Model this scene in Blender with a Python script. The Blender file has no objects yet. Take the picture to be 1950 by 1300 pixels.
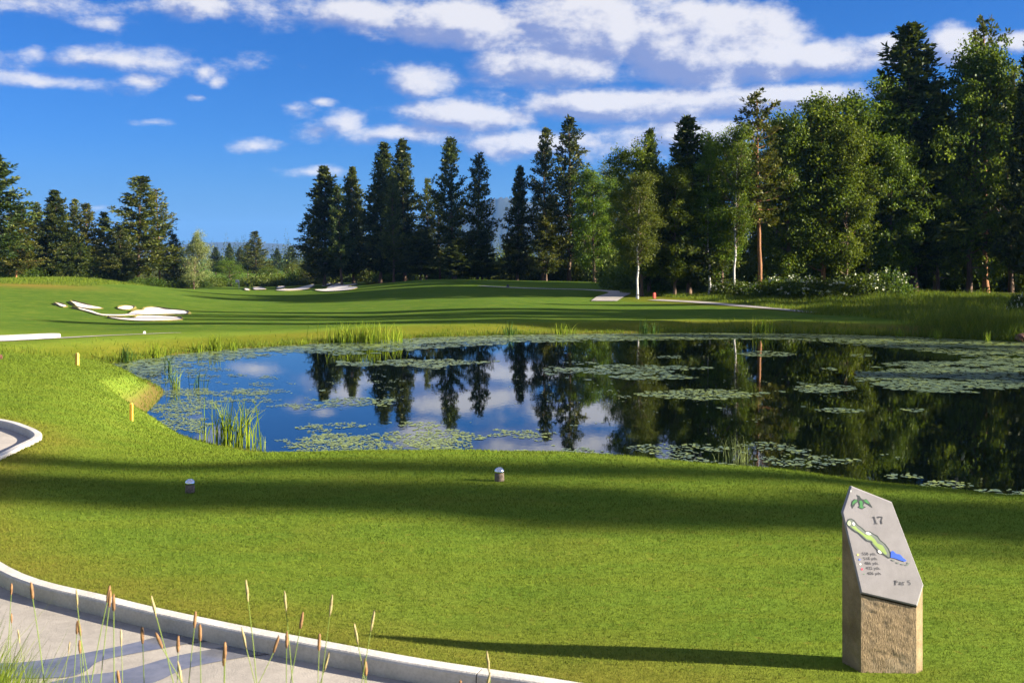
import bpy, math, random
import numpy as np
from mathutils import Vector

# ------------------------------------------------------------------ camera, sky, sun, exposure
F, YH, CX = 2091.0, 490.0, 975.0          # focal length in photo pixels, horizon row, centre column
CZ, WZ = 2.3, -2.2                         # eye height above the tee, pond level
SUN_EL, SUN_AZ = math.radians(19.0), math.radians(98.0)   # azimuth measured from +Y towards +X
sc = bpy.context.scene
C = sc.collection
cam_d = bpy.data.cameras.new('camera'); cam = bpy.data.objects.new('camera', cam_d); C.objects.link(cam)
cam.location = (0, 0, CZ); cam.rotation_euler = (math.radians(90), 0, 0)
cam_d.sensor_width = 36; cam_d.lens = F / 1950 * 36; cam_d.shift_y = -(650 - YH) / 1950
cam_d.clip_start = 0.1; cam_d.clip_end = 40000
cam_d.dof.use_dof = True; cam_d.dof.focus_distance = 12; cam_d.dof.aperture_fstop = 9
sc.camera = cam
sc.view_settings.view_transform = 'Standard'; sc.view_settings.look = 'None'
sc.view_settings.exposure = 2.3; sc.view_settings.gamma = 1
sc.cycles.max_bounces = 6; sc.cycles.diffuse_bounces = 2; sc.cycles.glossy_bounces = 3
sc.cycles.transmission_bounces = 3; sc.cycles.transparent_max_bounces = 6; sc.cycles.volume_bounces = 0
sc.cycles.caustics_reflective = False; sc.cycles.caustics_refractive = False
sc.cycles.use_denoising = True
sc.cycles.sample_clamp_indirect = 4

class N:                                    # tiny wrapper so that node maths reads like maths
    def __init__(s, nt, sock): s.nt, s.s = nt, sock
    def _m(s, op, *a, clamp=False):
        n = s.nt.nodes.new('ShaderNodeMath'); n.operation = op; n.use_clamp = clamp
        for i, v in enumerate((s,) + a):
            if isinstance(v, N): s.nt.links.new(v.s, n.inputs[i])
            else: n.inputs[i].default_value = v
        return N(s.nt, n.outputs[0])
    def __add__(s, o): return s._m('ADD', o)
    def __sub__(s, o): return s._m('SUBTRACT', o)
    def __mul__(s, o): return s._m('MULTIPLY', o)
    def __truediv__(s, o): return s._m('DIVIDE', o)
    __radd__ = __add__; __rmul__ = __mul__
    def __rsub__(s, o): return (s * -1.0) + o
    def mx(s, o): return s._m('MAXIMUM', o)
    def mn(s, o): return s._m('MINIMUM', o)
    def pw(s, o): return s._m('POWER', o)
    def clamp(s): return s._m('ADD', 0.0, clamp=True)
    def ss(s, a, b):
        n = s.nt.nodes.new('ShaderNodeMapRange'); n.interpolation_type = 'SMOOTHSTEP'
        s.nt.links.new(s.s, n.inputs[0]); n.inputs[1].default_value = a; n.inputs[2].default_value = b
        return N(s.nt, n.outputs[0])
def vmath(nt, op, a, b=None, c=None):
    n = nt.nodes.new('ShaderNodeVectorMath'); n.operation = op
    for i, v in enumerate((a, b, c)):
        if v is None: continue
        if isinstance(v, N): nt.links.new(v.s, n.inputs[i])
        else: n.inputs[i].default_value = v
    return N(nt, n.outputs['Value' if op in ('LENGTH', 'DOT_PRODUCT') else 'Vector'])
def noise(nt, vec, scale, detail=4, rough=.55, lac=2.0, dim='3D', dist=0.0, out=0):
    n = nt.nodes.new('ShaderNodeTexNoise'); n.noise_dimensions = dim
    if vec is not None: nt.links.new(vec.s, n.inputs['Vector'])
    n.inputs['Scale'].default_value = scale; n.inputs['Detail'].default_value = detail
    n.inputs['Roughness'].default_value = rough; n.inputs['Lacunarity'].default_value = lac
    n.inputs['Distortion'].default_value = dist
    return N(nt, n.outputs[out])
def mixc(nt, fac, a, b, blend='MIX'):
    n = nt.nodes.new('ShaderNodeMix'); n.data_type = 'RGBA'; n.blend_type = blend
    for i, v in ((0, fac), (6, a), (7, b)):
        if isinstance(v, N): nt.links.new(v.s, n.inputs[i])
        elif i == 0: n.inputs[i].default_value = v
        else: n.inputs[i].default_value = (*v, 1)
    return N(nt, n.outputs[2])
def comb(nt, x, y, z):
    n = nt.nodes.new('ShaderNodeCombineXYZ')
    for i, v in enumerate((x, y, z)):
        if isinstance(v, N): nt.links.new(v.s, n.inputs[i])
        else: n.inputs[i].default_value = v
    return N(nt, n.outputs[0])

def azel(px, py):
    u, v = (px - CX) / F, (YH - py) / F
    a = math.atan(u)
    return a, math.atan(v * math.cos(a))

# world: Nishita sky with a procedural cloud layer in sky directions
world = bpy.data.worlds.new('World'); sc.world = world; world.use_nodes = True
wt = world.node_tree; wt.nodes.clear()
sky = wt.nodes.new('ShaderNodeTexSky'); sky.sky_type = 'NISHITA'; sky.sun_disc = False
sky.sun_elevation = SUN_EL; sky.sun_rotation = SUN_AZ; sky.altitude = 700
sky.air_density = 1.0; sky.dust_density = 0.25; sky.ozone_density = 2.6
SKY = 0.085
tc = wt.nodes.new('ShaderNodeTexCoord'); sp = wt.nodes.new('ShaderNodeSeparateXYZ')
wt.links.new(tc.outputs['Generated'], sp.inputs[0])
dx, dy, dz = (N(wt, sp.outputs[i]) for i in range(3))
az = dx._m('ARCTAN2', dy)
el = dz._m('ARCSINE')
K = 1.0
P = comb(wt, az, el, 0.0)
# (px, py, half width, half height, weight) of the cloud masses
BL = [(1340, 85, 215, 100, 1.5), (1470, 115, 90, 52, 1.2), (1130, 60, 260, 85, 1.2), (880, 48, 230, 58, 1.0), (700, 30, 180, 42, .8), (1060, 120, 190, 70, 1.0),
      (500, 18, 230, 40, .6), (1590, 112, 150, 40, .95), (790, 150, 105, 40, .8), (1180, 200, 330, 48, 1.0),
      (1480, 186, 230, 34, 1.05), (900, 222, 200, 36, .85), (760, 256, 190, 30, .75), (1050, 275, 230, 40, .8),
      (1300, 262, 260, 50, .85), (1690, 78, 50, 18, .8), (1825, 88, 75, 46, 1.0), (1930, 80, 60, 24, .7),
      (190, 112, 270, 34, .42), (65, 100, 44, 34, .55), (110, 158, 210, 22, .55), (390, 140, 26, 26, .5), (410, 158, 24, 20, .45), (265, 155, 60, 20, .6),
      (200, 45, 70, 20, .4), (290, 233, 38, 9, .4), (485, 277, 52, 15, .42), (590, 327, 70, 20, .5), (665, 240, 60, 30, .6),
      (560, 205, 40, 18, .3), (610, 194, 26, 9, .4), (380, 186, 30, 9, .35), (180, 395, 60, 12, .35),
      (60, 8, 200, 22, .35)]
def cloud_density(Pv):
    M = None
    for px, py, rx, ry, w in BL:
        a, e = azel(px, py); ra, re = rx / F, ry / F
        q = vmath(wt, 'MULTIPLY_ADD', Pv, (1 / ra, 1 / re, 0), (-a / ra, -e / re, 0))
        f = vmath(wt, 'LENGTH', q)._m('MULTIPLY_ADD', -w, w)
        M = f if M is None else M.mx(f)
    # unseen sky carries scattered cloud of the same kind, cover raised for fill light
    sv = vmath(wt, 'MULTIPLY', Pv, (2.2, 6.0, 1.0))
    far = noise(wt, sv, 1.6, 1, .5, dim='2D')
    aa = az._m('ABSOLUTE').ss(.47, .75)
    hh = el.ss(.26, .4)
    M = M.mx((far - .40) * 3.2 * aa.mx(hh) + (aa.mx(hh) - 1.0) * 4.0)
    M = M.mx(-1.2).mn(.9)
    st = vmath(wt, 'MULTIPLY', Pv, (14.0, 25.0, 1.0))
    n1 = noise(wt, st, 1.0, 8, .60, 2.15, dim='2D')
    return M * 1.9 + (n1 - .5) * 2.5
D0 = cloud_density(P)
D1 = cloud_density(vmath(wt, 'ADD', P, (.017, .009, 0)))
alpha = D0.ss(.0, 1.05)
hi = noise(wt, vmath(wt, 'MULTIPLY', P, (42.0, 62.0, 1.0)), 1.0, 4, .6, dim='2D')
lit = ((D0 - D1) * .62 + .46 + (hi - .5) * 1.0)
lit = (lit - D1.mx(0.0).mn(1.6) * .08 + .14).clamp()
cl = mixc(wt, lit.ss(.05, .95), (.125, .155, .285), (.42, .41, .42))
skyc = N(wt, sky.outputs[0])
skyc = vmath(wt, 'SCALE', skyc); skyc.s.node.inputs['Scale'].default_value = SKY
_sp = wt.nodes.new('ShaderNodeSeparateXYZ'); wt.links.new(skyc.s, _sp.inputs[0])     # film-like saturated blue
_r, _g, _b = (N(wt, _sp.outputs[i]) for i in range(3))
skyc = comb(wt, _r.pw(1.39) * .215, _g * .345, _b * .76)
skyc = mixc(wt, el.ss(.11, -.02) * .9, skyc, (.070, .158, .305))
fade = el.ss(.0, .045)
fin = mixc(wt, alpha * .93 * (fade * .8 + .2), skyc, cl)
bg = wt.nodes.new('ShaderNodeBackground'); bg.inputs['Strength'].default_value = .44
wt.links.new(fin.s, bg.inputs['Color'])
wo = wt.nodes.new('ShaderNodeOutputWorld'); wt.links.new(bg.outputs[0], wo.inputs['Surface'])
world.cycles.sampling_method = 'MANUAL'; world.cycles.sample_map_resolution = 512

sun_d = bpy.data.lights.new('sun', 'SUN'); sun = bpy.data.objects.new('sun', sun_d); C.objects.link(sun)
sun_d.energy = 4.4; sun_d.angle = math.radians(.7); sun_d.color = (1.0, .87, .66)
SD = Vector((math.cos(SUN_EL) * math.sin(SUN_AZ), math.cos(SUN_EL) * math.cos(SUN_AZ), math.sin(SUN_EL)))
sun.rotation_euler = (-SD).to_track_quat('-Z', 'Y').to_euler(); sun.location = (30, -10, 40)

# ------------------------------------------------------------------ helpers
R = np.random.default_rng(17)
def tag(o, label=None, cat=None, group=None, kind=None):
    if label: o['label'] = label
    if cat: o['category'] = cat
    if group: o['group'] = group
    if kind: o['kind'] = kind
    return o
def mesh_np(name, V, tris=None, quads=None, smooth=False, attr=None):
    me = bpy.data.meshes.new(name)
    V = np.asarray(V, np.float32)
    nt = 0 if tris is None else len(tris); nq = 0 if quads is None else len(quads)
    me.vertices.add(len(V)); me.vertices.foreach_set('co', V.ravel())
    loops = []
    if nt: loops.append(np.asarray(tris, np.int32).ravel())
    if nq: loops.append(np.asarray(quads, np.int32).ravel())
    L = np.concatenate(loops); me.loops.add(len(L)); me.loops.foreach_set('vertex_index', L)
    me.polygons.add(nt + nq)
    st = np.concatenate([np.arange(nt) * 3, nt * 3 + np.arange(nq) * 4]).astype(np.int32)
    me.polygons.foreach_set('loop_start', st)
    if smooth: me.polygons.foreach_set('use_smooth', np.ones(nt + nq, bool))
    for k, a in (attr or {}).items():
        at = me.attributes.new(k, 'FLOAT', 'POINT'); at.data.foreach_set('value', np.asarray(a, np.float32))
    me.update(calc_edges=True); me.validate()
    return me
def obj(name, me, mat=None, parent=None, loc=None):
    o = bpy.data.objects.new(name, me); C.objects.link(o)
    if mat is not None and me is not None:
        if not me.materials: me.materials.append(mat)
    if parent: o.parent = parent
    if loc is not None: o.location = loc
    return o
def empty(name, loc, rz=0.0, sc_=(1, 1, 1)):
    o = bpy.data.objects.new(name, None); C.objects.link(o); o.empty_display_size = .2
    o.location = loc; o.rotation_euler = (0, 0, rz); o.scale = sc_
    return o
def catmull(P, n=8, closed=False):
    P = [np.array(p, float) for p in P]; out = []
    m = len(P)
    for i in range(m if closed else m - 1):
        p0 = P[(i - 1) % m] if closed or i > 0 else P[0]; p1 = P[i]; p2 = P[(i + 1) % m]
        p3 = P[(i + 2) % m] if closed or i + 2 < m else P[-1]
        for k in range(n):
            t = k / n
            out.append(.5 * (2 * p1 + (p2 - p0) * t + (2 * p0 - 5 * p1 + 4 * p2 - p3) * t * t + (3 * p1 - p0 - 3 * p2 + p3) * t ** 3))
    if not closed: out.append(P[-1])
    return np.array(out)
def sstep(a, b, x):
    t = np.clip((x - a) / (b - a), 0, 1); return t * t * (3 - 2 * t)
def seg_dist(x, y, L, closed):
    """distance from points to a polyline; also the side (+ left of travel) at the closest segment"""
    x = np.atleast_1d(x).astype(float); y = np.atleast_1d(y).astype(float)
    best = np.full(x.shape, 1e9); side = np.ones(x.shape)
    n = len(L); m = n if closed else n - 1
    for i in range(m):
        a, b = L[i], L[(i + 1) % n]; e = b - a; l2 = e @ e
        if l2 < 1e-9: continue
        t = np.clip(((x - a[0]) * e[0] + (y - a[1]) * e[1]) / l2, 0, 1)
        qx, qy = x - a[0] - t * e[0], y - a[1] - t * e[1]; d = np.hypot(qx, qy)
        u = d < best; best = np.where(u, d, best)
        side = np.where(u, np.sign(e[0] * qy - e[1] * qx), side)
    return best, side
def inside(x, y, L):
    x = np.atleast_1d(x); y = np.atleast_1d(y); c = np.zeros(x.shape, bool); n = len(L)
    for i in range(n):
        x1, y1 = L[i]; x2, y2 = L[(i + 1) % n]
        if y1 == y2: continue
        h = ((y1 > y) != (y2 > y)) & (x < (x2 - x1) * (y - y1) / (y2 - y1) + x1); c ^= h
    return c
def at(px, py, D): return np.array(((px - CX) / F * D, D, CZ - (py - YH) / F * D))
def onwater(px, py):
    return at(px, py, F * (CZ - WZ) / (py - YH))

# ------------------------------------------------------------------ terrain
SHORE_PX = [(230, 690), (300, 680), (400, 668), (500, 661), (600, 655), (700, 650), (800, 643), (900, 640), (1000, 637), (1200, 635),
            (1400, 634), (1550, 636), (1700, 640), (1850, 647), (1950, 652)]
POND = [onwater(*p)[:2] for p in SHORE_PX] + [(30.5, 51), (33, 44), (31.5, 34), (26, 26), (20, 21), (14, 19), (9.3, 18.6), (5, 20), (0, 22.3), (-3, 23.8),
        (-5.8, 25.4), (-8.4, 27.7), (-10.2, 30.5), (-11.0, 34), (-11.9, 37.5), (-14, 41), (-17.3, 44.6)]
POND = catmull(POND, 5, True)
CURB = catmull([(9, 2.7), (6, 3.65), (3.5, 4.6), (1.5, 5.28), (.22, 5.83), (-.53, 6.13), (-1.16, 6.43), (-1.88, 6.79), (-2.7, 7.26), (-3.75, 7.99), (-5.15, 9.8), (-5.85, 12),
                (-6.08, 13.3), (-6.36, 14.6), (-6.95, 15.5), (-7.7, 16.3), (-9.3, 17.4), (-12, 18.8)], 6)
TP = []
def tp(px, py, D): TP.append(at(px, py, D))
for x in (-14, -7, 0, 7, 14, 30):
    for y in (2.5, 7, 12): TP.append((x, y, 0))
TP += [(14, 18, -.6), (15, 15, -.5), (30, 20, -.6), (0, 9, 0), (3, 9, 0), (3.5, 6, 0), (5.5, 9.5, 0), (-3, 9, 0), (-3, 11, 0), (-21, 24, -.35), (-30, 40, -.9), (36, 34, -1.2), (38, 50, -1.4), (60, 60, -1.2), (60, 20, -.5), (-50, 20, 0), (0, -12, .4), (-20, -12, .4), (20, -12, .4), (80, -20, 0), (-80, -20, 0)]
for p in [(700, 862, 13.4), (900, 859, 13.2), (700, 876, 17.5), (900, 880, 17), (1050, 860, 13), (1200, 868, 13), (1500, 893, 12.4), (1800, 925, 11.8), (1950, 945, 11.3), (1200, 885, 17), (1500, 905, 16), (1800, 940, 15.5), (1950, 960, 15), (2300, 980, 14), (100, 815, 16), (100, 770, 20), (100, 725, 26), (100, 695, 33), (0, 770, 20), (0, 715, 28), (0, 688, 36), (-200, 760, 20), (-200, 690, 34), (200, 840, 16), (200, 797, 20), (200, 752, 26), (200, 717, 32), (200, 702, 37),
          (250, 850, 16), (250, 817, 20), (250, 787, 24), (250, 765, 28), (300, 862, 15), (300, 832, 20), (300, 812, 25), (400, 873, 14), (400, 860, 18), (400, 853, 22), (500, 872, 13.5), (500, 863, 18), (500, 860, 22),
          (-100, 650, 46), (0, 655, 47), (105, 645, 50), (0, 638, 56), (200, 637, 57), (350, 633, 59), (500, 632, 61), (700, 622, 64), (975, 612, 67), (1250, 611, 68), (1500, 610, 68), (1750, 617, 66), (1900, 620, 63),
          (0, 600, 74), (100, 612, 72), (250, 612, 75), (350, 608, 76), (0, 570, 90), (130, 578, 88), (200, 578, 90), (350, 588, 90), (0, 541, 112), (60, 533, 124), (150, 527, 132), (250, 541, 132), (330, 551, 135),
          (-150, 535, 112), (-300, 560, 80), (500, 600, 82), (500, 570, 115), (500, 554, 165), (480, 549, 215), (400, 547, 205), (600, 553, 175), (620, 545, 190), (680, 543, 190), (640, 537, 198), (300, 549, 190), (100, 546, 175),
          (720, 600, 82), (720, 570, 105), (720, 548, 140), (760, 537, 150), (820, 531, 152), (900, 535, 148), (975, 590, 82), (975, 565, 102), (975, 549, 125), (1100, 549, 122), (1100, 572, 100), (1180, 553, 118), (1250, 571, 100), (1400, 582, 88),
          (1550, 596, 79), (1300, 560, 108), (1455, 557, 110), (1600, 566, 98), (1750, 580, 84), (1900, 588, 80), (1700, 550, 130), (2200, 570, 100), (2500, 570, 95),
          (820, 534, 180), (950, 535, 180), (1080, 535, 175), (1200, 540, 165), (750, 537, 185), (560, 545, 235)]: tp(*p)
for px in (-600, -200, 200, 500, 800, 1100, 1500, 1900, 2400):
    tp(px, 490 + (CZ + 4.2) * F / 300, 300)
TP = np.array(TP)
def uv(x, y):
    r = np.hypot(x, y)
    return np.arctan2(x, y) * 5.0, 2.2 * np.log(r + 2.0)
_u, _v = uv(TP[:, 0], TP[:, 1])
def _phi(r2): return np.where(r2 > 1e-12, .5 * r2 * np.log(np.maximum(r2, 1e-12)), 0)
_n = len(TP); _A = np.zeros((_n + 3, _n + 3)); _A[:_n, :_n] = _phi((_u[:, None] - _u) ** 2 + (_v[:, None] - _v) ** 2) + np.eye(_n) * .03
_A[:_n, _n] = 1; _A[:_n, _n + 1] = _u; _A[:_n, _n + 2] = _v; _A[_n:, :_n] = _A[:_n, _n:].T
_w = np.linalg.solve(_A, np.concatenate([TP[:, 2], [0, 0, 0]]))
BW = np.array([(-9.5, 27, 1.2), (-10, 29, 1.2), (-11.5, 32, 1.2), (-12, 35, 1.2), (-13, 38, 1.5), (-7, 23, 2.4), (-3, 20, 5.5), (0, 16, 8.6), (3.5, 14, 8.3), (6, 13, 8.4), (7.5, 12, 8.8), (8.5, 11, 10), (16, 14, 9.5), (-20, 44, 4), (-14, 55, 4.0), (-6, 62, 4), (0, 68, 3.6), (12, 68, 3.4), (22, 66, 3), (36, 45, 4)])
def base_z(x, y):
    u, v = uv(x, y); z = _w[_n] + _w[_n + 1] * u + _w[_n + 2] * v
    for i in range(_n): z = z + _w[i] * _phi((u - _u[i]) ** 2 + (v - _v[i]) ** 2)
    r = np.hypot(x, y)
    kt = sstep(20, 15, r); z = z * (1 - kt) + kt * (.028 - np.logaddexp(-25 * z, 0) / 25)      # the tee is level
    k = sstep(260, 330, r) ; z = z * (1 - k) + k * (-4.2 - (np.maximum(r, 300) - 300) * .0006)
    k2 = sstep(-6, -30, y) ; z = z * (1 - k2) + .3 * k2
    return z
def path_mask(x, y):
    d, s = seg_dist(x, y, CURB, False)
    return d * s              # positive on the path's side (left of travel = near side)
def pathw(x, y):              # width of the path, measured from the curb
    return 1.42 + .9 * sstep(-2.6, -.6, x) + 1.1 * sstep(8, 12, y)
def terrain(x, y, full=False):
    x = np.atleast_1d(np.asarray(x, float)); y = np.atleast_1d(np.asarray(y, float))
    zb = base_z(x, y)
    near = (np.abs(x) < 60) & (y > 5) & (y < 90)
    d = np.full(x.shape, 50.0)
    if near.any():
        dd, _ = seg_dist(x[near], y[near], POND, True); ins = inside(x[near], y[near], POND)
        d[near] = np.where(ins, -dd, dd)
    w2 = 1 / ((x[:, None] - BW[:, 0]) ** 2 + (y[:, None] - BW[:, 1]) ** 2 + 1.0) ** 1.5
    w = (w2 * BW[:, 2]).sum(1) / w2.sum(1)
    z = WZ + (zb - WZ) * sstep(0, 1, np.clip(d / w, 0, 1)) + np.where(d > 0, .05 * sstep(0, .35, d) * (1 - np.clip(d / w, 0, 1)), 0)
    z = np.where(d < 0, WZ - .75 * (1 - np.exp(d / 1.5)), z)
    # cart path trough and the bank on the camera's side of it
    s = np.full(x.shape, -9.0); nr = (np.hypot(x, y) < 24) & (y > -12)
    if nr.any(): s[nr] = path_mask(x[nr], y[nr])
    pw_ = pathw(x, y)
    k = sstep(-.105, -.03, s); z = np.where(s > -.2, z * (1 - k) + k * (np.minimum(z, 0) - .2), z)
    bank = sstep(0, .12, s - pw_) * .16 + .85 * sstep(0, 1.2, s - pw_)
    z = np.where(s > pw_, z + bank * (y < 14), z)
    return (z, d, w, s) if full else z
_DD = np.geomspace(3, 420, 260)
def hit(px, py):
    """where the ray of a photo pixel meets the ground"""
    DD = _DD; D = 420.0
    for _ in range(3):
        g = terrain((px - CX) / F * DD, DD) - (CZ - (py - YH) / F * DD)
        k = int(np.argmax(g >= 0))
        if g[k] < 0: D = DD[-1]; break
        if k == 0: D = DD[0]; break
        D = DD[k]; DD = np.linspace(DD[k - 1], DD[k], 9)
    X = (px - CX) / F * D
    return np.array((X, D, float(terrain(X, D)[0])))

# ------------------------------------------------------------------ materials
def new_mat(name):
    m = bpy.data.materials.new(name); m.use_nodes = True; nt = m.node_tree
    b = nt.nodes['Principled BSDF']; return m, nt, b
def geo_pos(nt):
    g = nt.nodes.new('ShaderNodeNewGeometry'); return N(nt, g.outputs['Position'])
def attr(nt, name):
    a = nt.nodes.new('ShaderNodeAttribute'); a.attribute_name = name; return N(nt, a.outputs['Fac'])
def bump(nt, b, h, strength, dist):
    n = nt.nodes.new('ShaderNodeBump'); n.inputs['Strength'].default_value = strength; n.inputs['Distance'].default_value = dist
    nt.links.new(h.s, n.inputs['Height']); nt.links.new(n.outputs[0], b.inputs['Normal'])
def setc(nt, b, c):
    if isinstance(c, N): nt.links.new(c.s, b.inputs['Base Color'])
    else: b.inputs['Base Color'].default_value = (*c, 1)
def simple(name, col, rough=.6, var=.25, scale=6.0, metal=0.0, bmp=0.0, bscale=60.0, spec=.5):
    m, nt, b = new_mat(name); p = geo_pos(nt); n = noise(nt, p, scale, 5, .6)
    c2 = tuple(v * (1 - var) for v in col); c3 = tuple(min(1, v * (1 + var)) for v in col)
    setc(nt, b, mixc(nt, n.ss(.3, .7), c2, c3)); b.inputs['Roughness'].default_value = rough; b.inputs['Metallic'].default_value = metal
    b.inputs['Specular IOR Level'].default_value = spec
    if bmp: bump(nt, b, noise(nt, p, bscale, 5, .65), bmp, .01)
    return m
MOWN1, MOWN2 = (.092, .154, .020), (.150, .226, .031)
ROUGH1, ROUGH2 = (.085, .112, .012), (.140, .145, .020)
def grass_colour(nt, p):
    n1 = noise(nt, p, .35, 4, .6); n2 = noise(nt, p, 5.0, 5, .65); n3 = noise(nt, p, 38.0, 3, .6)
    f = (n1 * .4 + n2 * .35 + n3 * .35 - .05)
    mown = mixc(nt, f.ss(.34, .70), MOWN1, MOWN2)
    ws = noise(nt, vmath(nt, 'MULTIPLY', p, (.55, 2.6, 1.0)), 1.0, 3, .55); mown = mixc(nt, ws.ss(.42, .62) * .35, mown, (.16, .19, .025))     # faint mower passes
    mown = mixc(nt, attr(nt, 'fair'), mown, mixc(nt, f.ss(.34, .70), (.050, .100, .016), (.088, .148, .024)))
    mown = mixc(nt, noise(nt, p, .9, 4, .6).ss(.48, .68) * .4, mown, (.150, .178, .028)); mown = mixc(nt, noise(nt, p, 2.3, 4, .65).ss(.52, .70) * .35, mown, (.070, .120, .018))
    rough = mixc(nt, (n1 * .5 + n2 * .5).ss(.32, .68), ROUGH1, ROUGH2)
    c = mixc(nt, attr(nt, 'rough'), mown, rough)
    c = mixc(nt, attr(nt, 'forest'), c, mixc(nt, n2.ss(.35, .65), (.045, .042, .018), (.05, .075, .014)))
    c = mixc(nt, attr(nt, 'dry') * (n2 * .9 + .3).clamp(), c, (.22, .15, .035))
    # worn, drier flecks in the turf
    fl = noise(nt, p, 11.0, 6, .75)
    c = mixc(nt, fl.ss(.56, .70) * .6, c, (.20, .175, .035))
    c = mixc(nt, attr(nt, 'shore') * (n2 * 1.2 + .1).clamp(), c, (.13, .085, .04))
    return c, n2, n3
def m_ground():
    m, nt, b = new_mat('turf'); p = geo_pos(nt); c, n2, n3 = grass_colour(nt, p)
    setc(nt, b, c); b.inputs['Roughness'].default_value = .9; b.inputs['Specular IOR Level'].default_value = 0
    bump(nt, b, n3 * .6 + noise(nt, p, 130.0, 3, .7) * .8 + n2 * .5, .55, .02)
    return m
def m_blade(name, c1, c2, tw=.35, up=.8, use_ground=False):
    m, nt, b = new_mat(name); nt.nodes.remove(b); t = attr(nt, 'tint'); p = geo_pos(nt)
    if use_ground:
        c, _, _ = grass_colour(nt, p); c = mixc(nt, t, mixc(nt, .35, c, (.03, .06, .006)), mixc(nt, .4, c, (.17, .24, .022)))
    else: c = mixc(nt, (t * .8 + noise(nt, p, .8, 3, .6) * .4 - .1).clamp(), c1, c2)
    g = nt.nodes.new('ShaderNodeNewGeometry')
    nn = vmath(nt, 'NORMALIZE', vmath(nt, 'ADD', N(nt, g.outputs['Normal']), (0, 0, up)))
    d = nt.nodes.new('ShaderNodeBsdfDiffuse'); nt.links.new(c.s, d.inputs[0]); nt.links.new(nn.s, d.inputs['Normal'])
    tr = nt.nodes.new('ShaderNodeBsdfTranslucent'); nt.links.new(c.s, tr.inputs[0])
    mx = nt.nodes.new('ShaderNodeMixShader'); mx.inputs[0].default_value = tw
    nt.links.new(d.outputs[0], mx.inputs[1]); nt.links.new(tr.outputs[0], mx.inputs[2])
    nt.links.new(mx.outputs[0], nt.nodes['Material Output'].inputs[0]); return m
def m_foliage(name, dark, mid, light, tw=.3, gloss=.012):
    m, nt, b = new_mat(name); nt.nodes.remove(b); t = attr(nt, 'tint')
    oi = nt.nodes.new('ShaderNodeObjectInfo'); rnd = N(nt, oi.outputs['Random'])
    c = mixc(nt, t.ss(.0, .55), dark, mid); c = mixc(nt, t.ss(.5, 1.0), c, light)
    hs = nt.nodes.new('ShaderNodeHueSaturation'); nt.links.new(c.s, hs.inputs['Color'])
    nt.links.new((rnd * .035 + .483).s, hs.inputs['Hue']); nt.links.new((rnd * .35 + .82).s, hs.inputs['Value'])
    col = hs.outputs[0]
    d = nt.nodes.new('ShaderNodeBsdfDiffuse'); nt.links.new(col, d.inputs[0])
    tr = nt.nodes.new('ShaderNodeBsdfTranslucent'); nt.links.new(mixc(nt, .5, N(nt, col), (.10, .13, .01)).s, tr.inputs[0])
    gl = nt.nodes.new('ShaderNodeBsdfGlossy'); gl.inputs['Roughness'].default_value = .45; gl.inputs[0].default_value = (.8, .85, .8, 1)
    mx = nt.nodes.new('ShaderNodeMixShader'); mx.inputs[0].default_value = tw
    nt.links.new(d.outputs[0], mx.inputs[1]); nt.links.new(tr.outputs[0], mx.inputs[2])
    m2 = nt.nodes.new('ShaderNodeMixShader'); m2.inputs[0].default_value = gloss
    nt.links.new(mx.outputs[0], m2.inputs[1]); nt.links.new(gl.outputs[0], m2.inputs[2])
    nt.links.new(m2.outputs[0], nt.nodes['Material Output'].inputs[0]); return m
def m_bark(name, c1, c2, vs=1.2, hs=9.0, lim=(.35, .65)):
    m, nt, b = new_mat(name); tcn = nt.nodes.new('ShaderNodeTexCoord')
    v = vmath(nt, 'MULTIPLY', N(nt, tcn.outputs['Object']), (hs, hs, vs)); n = noise(nt, v, 1.0, 5, .65)
    setc(nt, b, mixc(nt, n.ss(*lim), c1, c2)); b.inputs['Roughness'].default_value = .9; bump(nt, b, n, .8, .05); return m
def m_concrete():
    m, nt, b = new_mat('concrete'); p = geo_pos(nt); n = noise(nt, p, 1.3, 5, .6); n2 = noise(nt, p, 14.0, 6, .7); n3 = noise(nt, p, 90.0, 3, .6)
    c = mixc(nt, (n * .6 + n2 * .5 - .05).ss(.3, .7), (.25, .235, .22), (.37, .345, .32))
    c = mixc(nt, noise(nt, p, 3.1, 6, .7).ss(.56, .74) * .5, c, (.17, .155, .14))
    setc(nt, b, mixc(nt, n3.ss(.6, .8) * .3, c, (.2, .19, .17))); b.inputs['Roughness'].default_value = .8
    bump(nt, b, n2 * .5 + n3, .35, .01); return m
def m_kerb():
    m, nt, b = new_mat('kerb_concrete'); p = geo_pos(nt); n = noise(nt, p, 4.0, 6, .65); n2 = noise(nt, p, 60.0, 4, .6)
    setc(nt, b, mixc(nt, (n * .7 + n2 * .4 - .05).ss(.3, .7), (.40, .39, .37), (.60, .585, .56))); b.inputs['Roughness'].default_value = .75
    bump(nt, b, n2, .4, .006); return m
def m_sand():
    m, nt, b = new_mat('white_sand'); p = geo_pos(nt); n = noise(nt, p, .9, 5, .6)
    setc(nt, b, mixc(nt, n.ss(.3, .7), (.62, .56, .50), (.78, .73, .68))); b.inputs['Roughness'].default_value = .95
    bump(nt, b, noise(nt, p, 3.0, 4, .6), .4, .1); return m
def m_water():
    m, nt, b = new_mat('pond_water'); p = geo_pos(nt)
    setc(nt, b, (.0012, .0025, .0016)); b.inputs['Roughness'].default_value = .012; b.inputs['IOR'].default_value = 1.7
    v = vmath(nt, 'MULTIPLY', p, (1.0, .55, 1.0)); n = noise(nt, v, 5.5, 3, .5); n2 = noise(nt, v, .5, 3, .5)
    bump(nt, b, n * (n2.ss(.35, .7) * .8 + .25), .09, .010); return m
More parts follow.
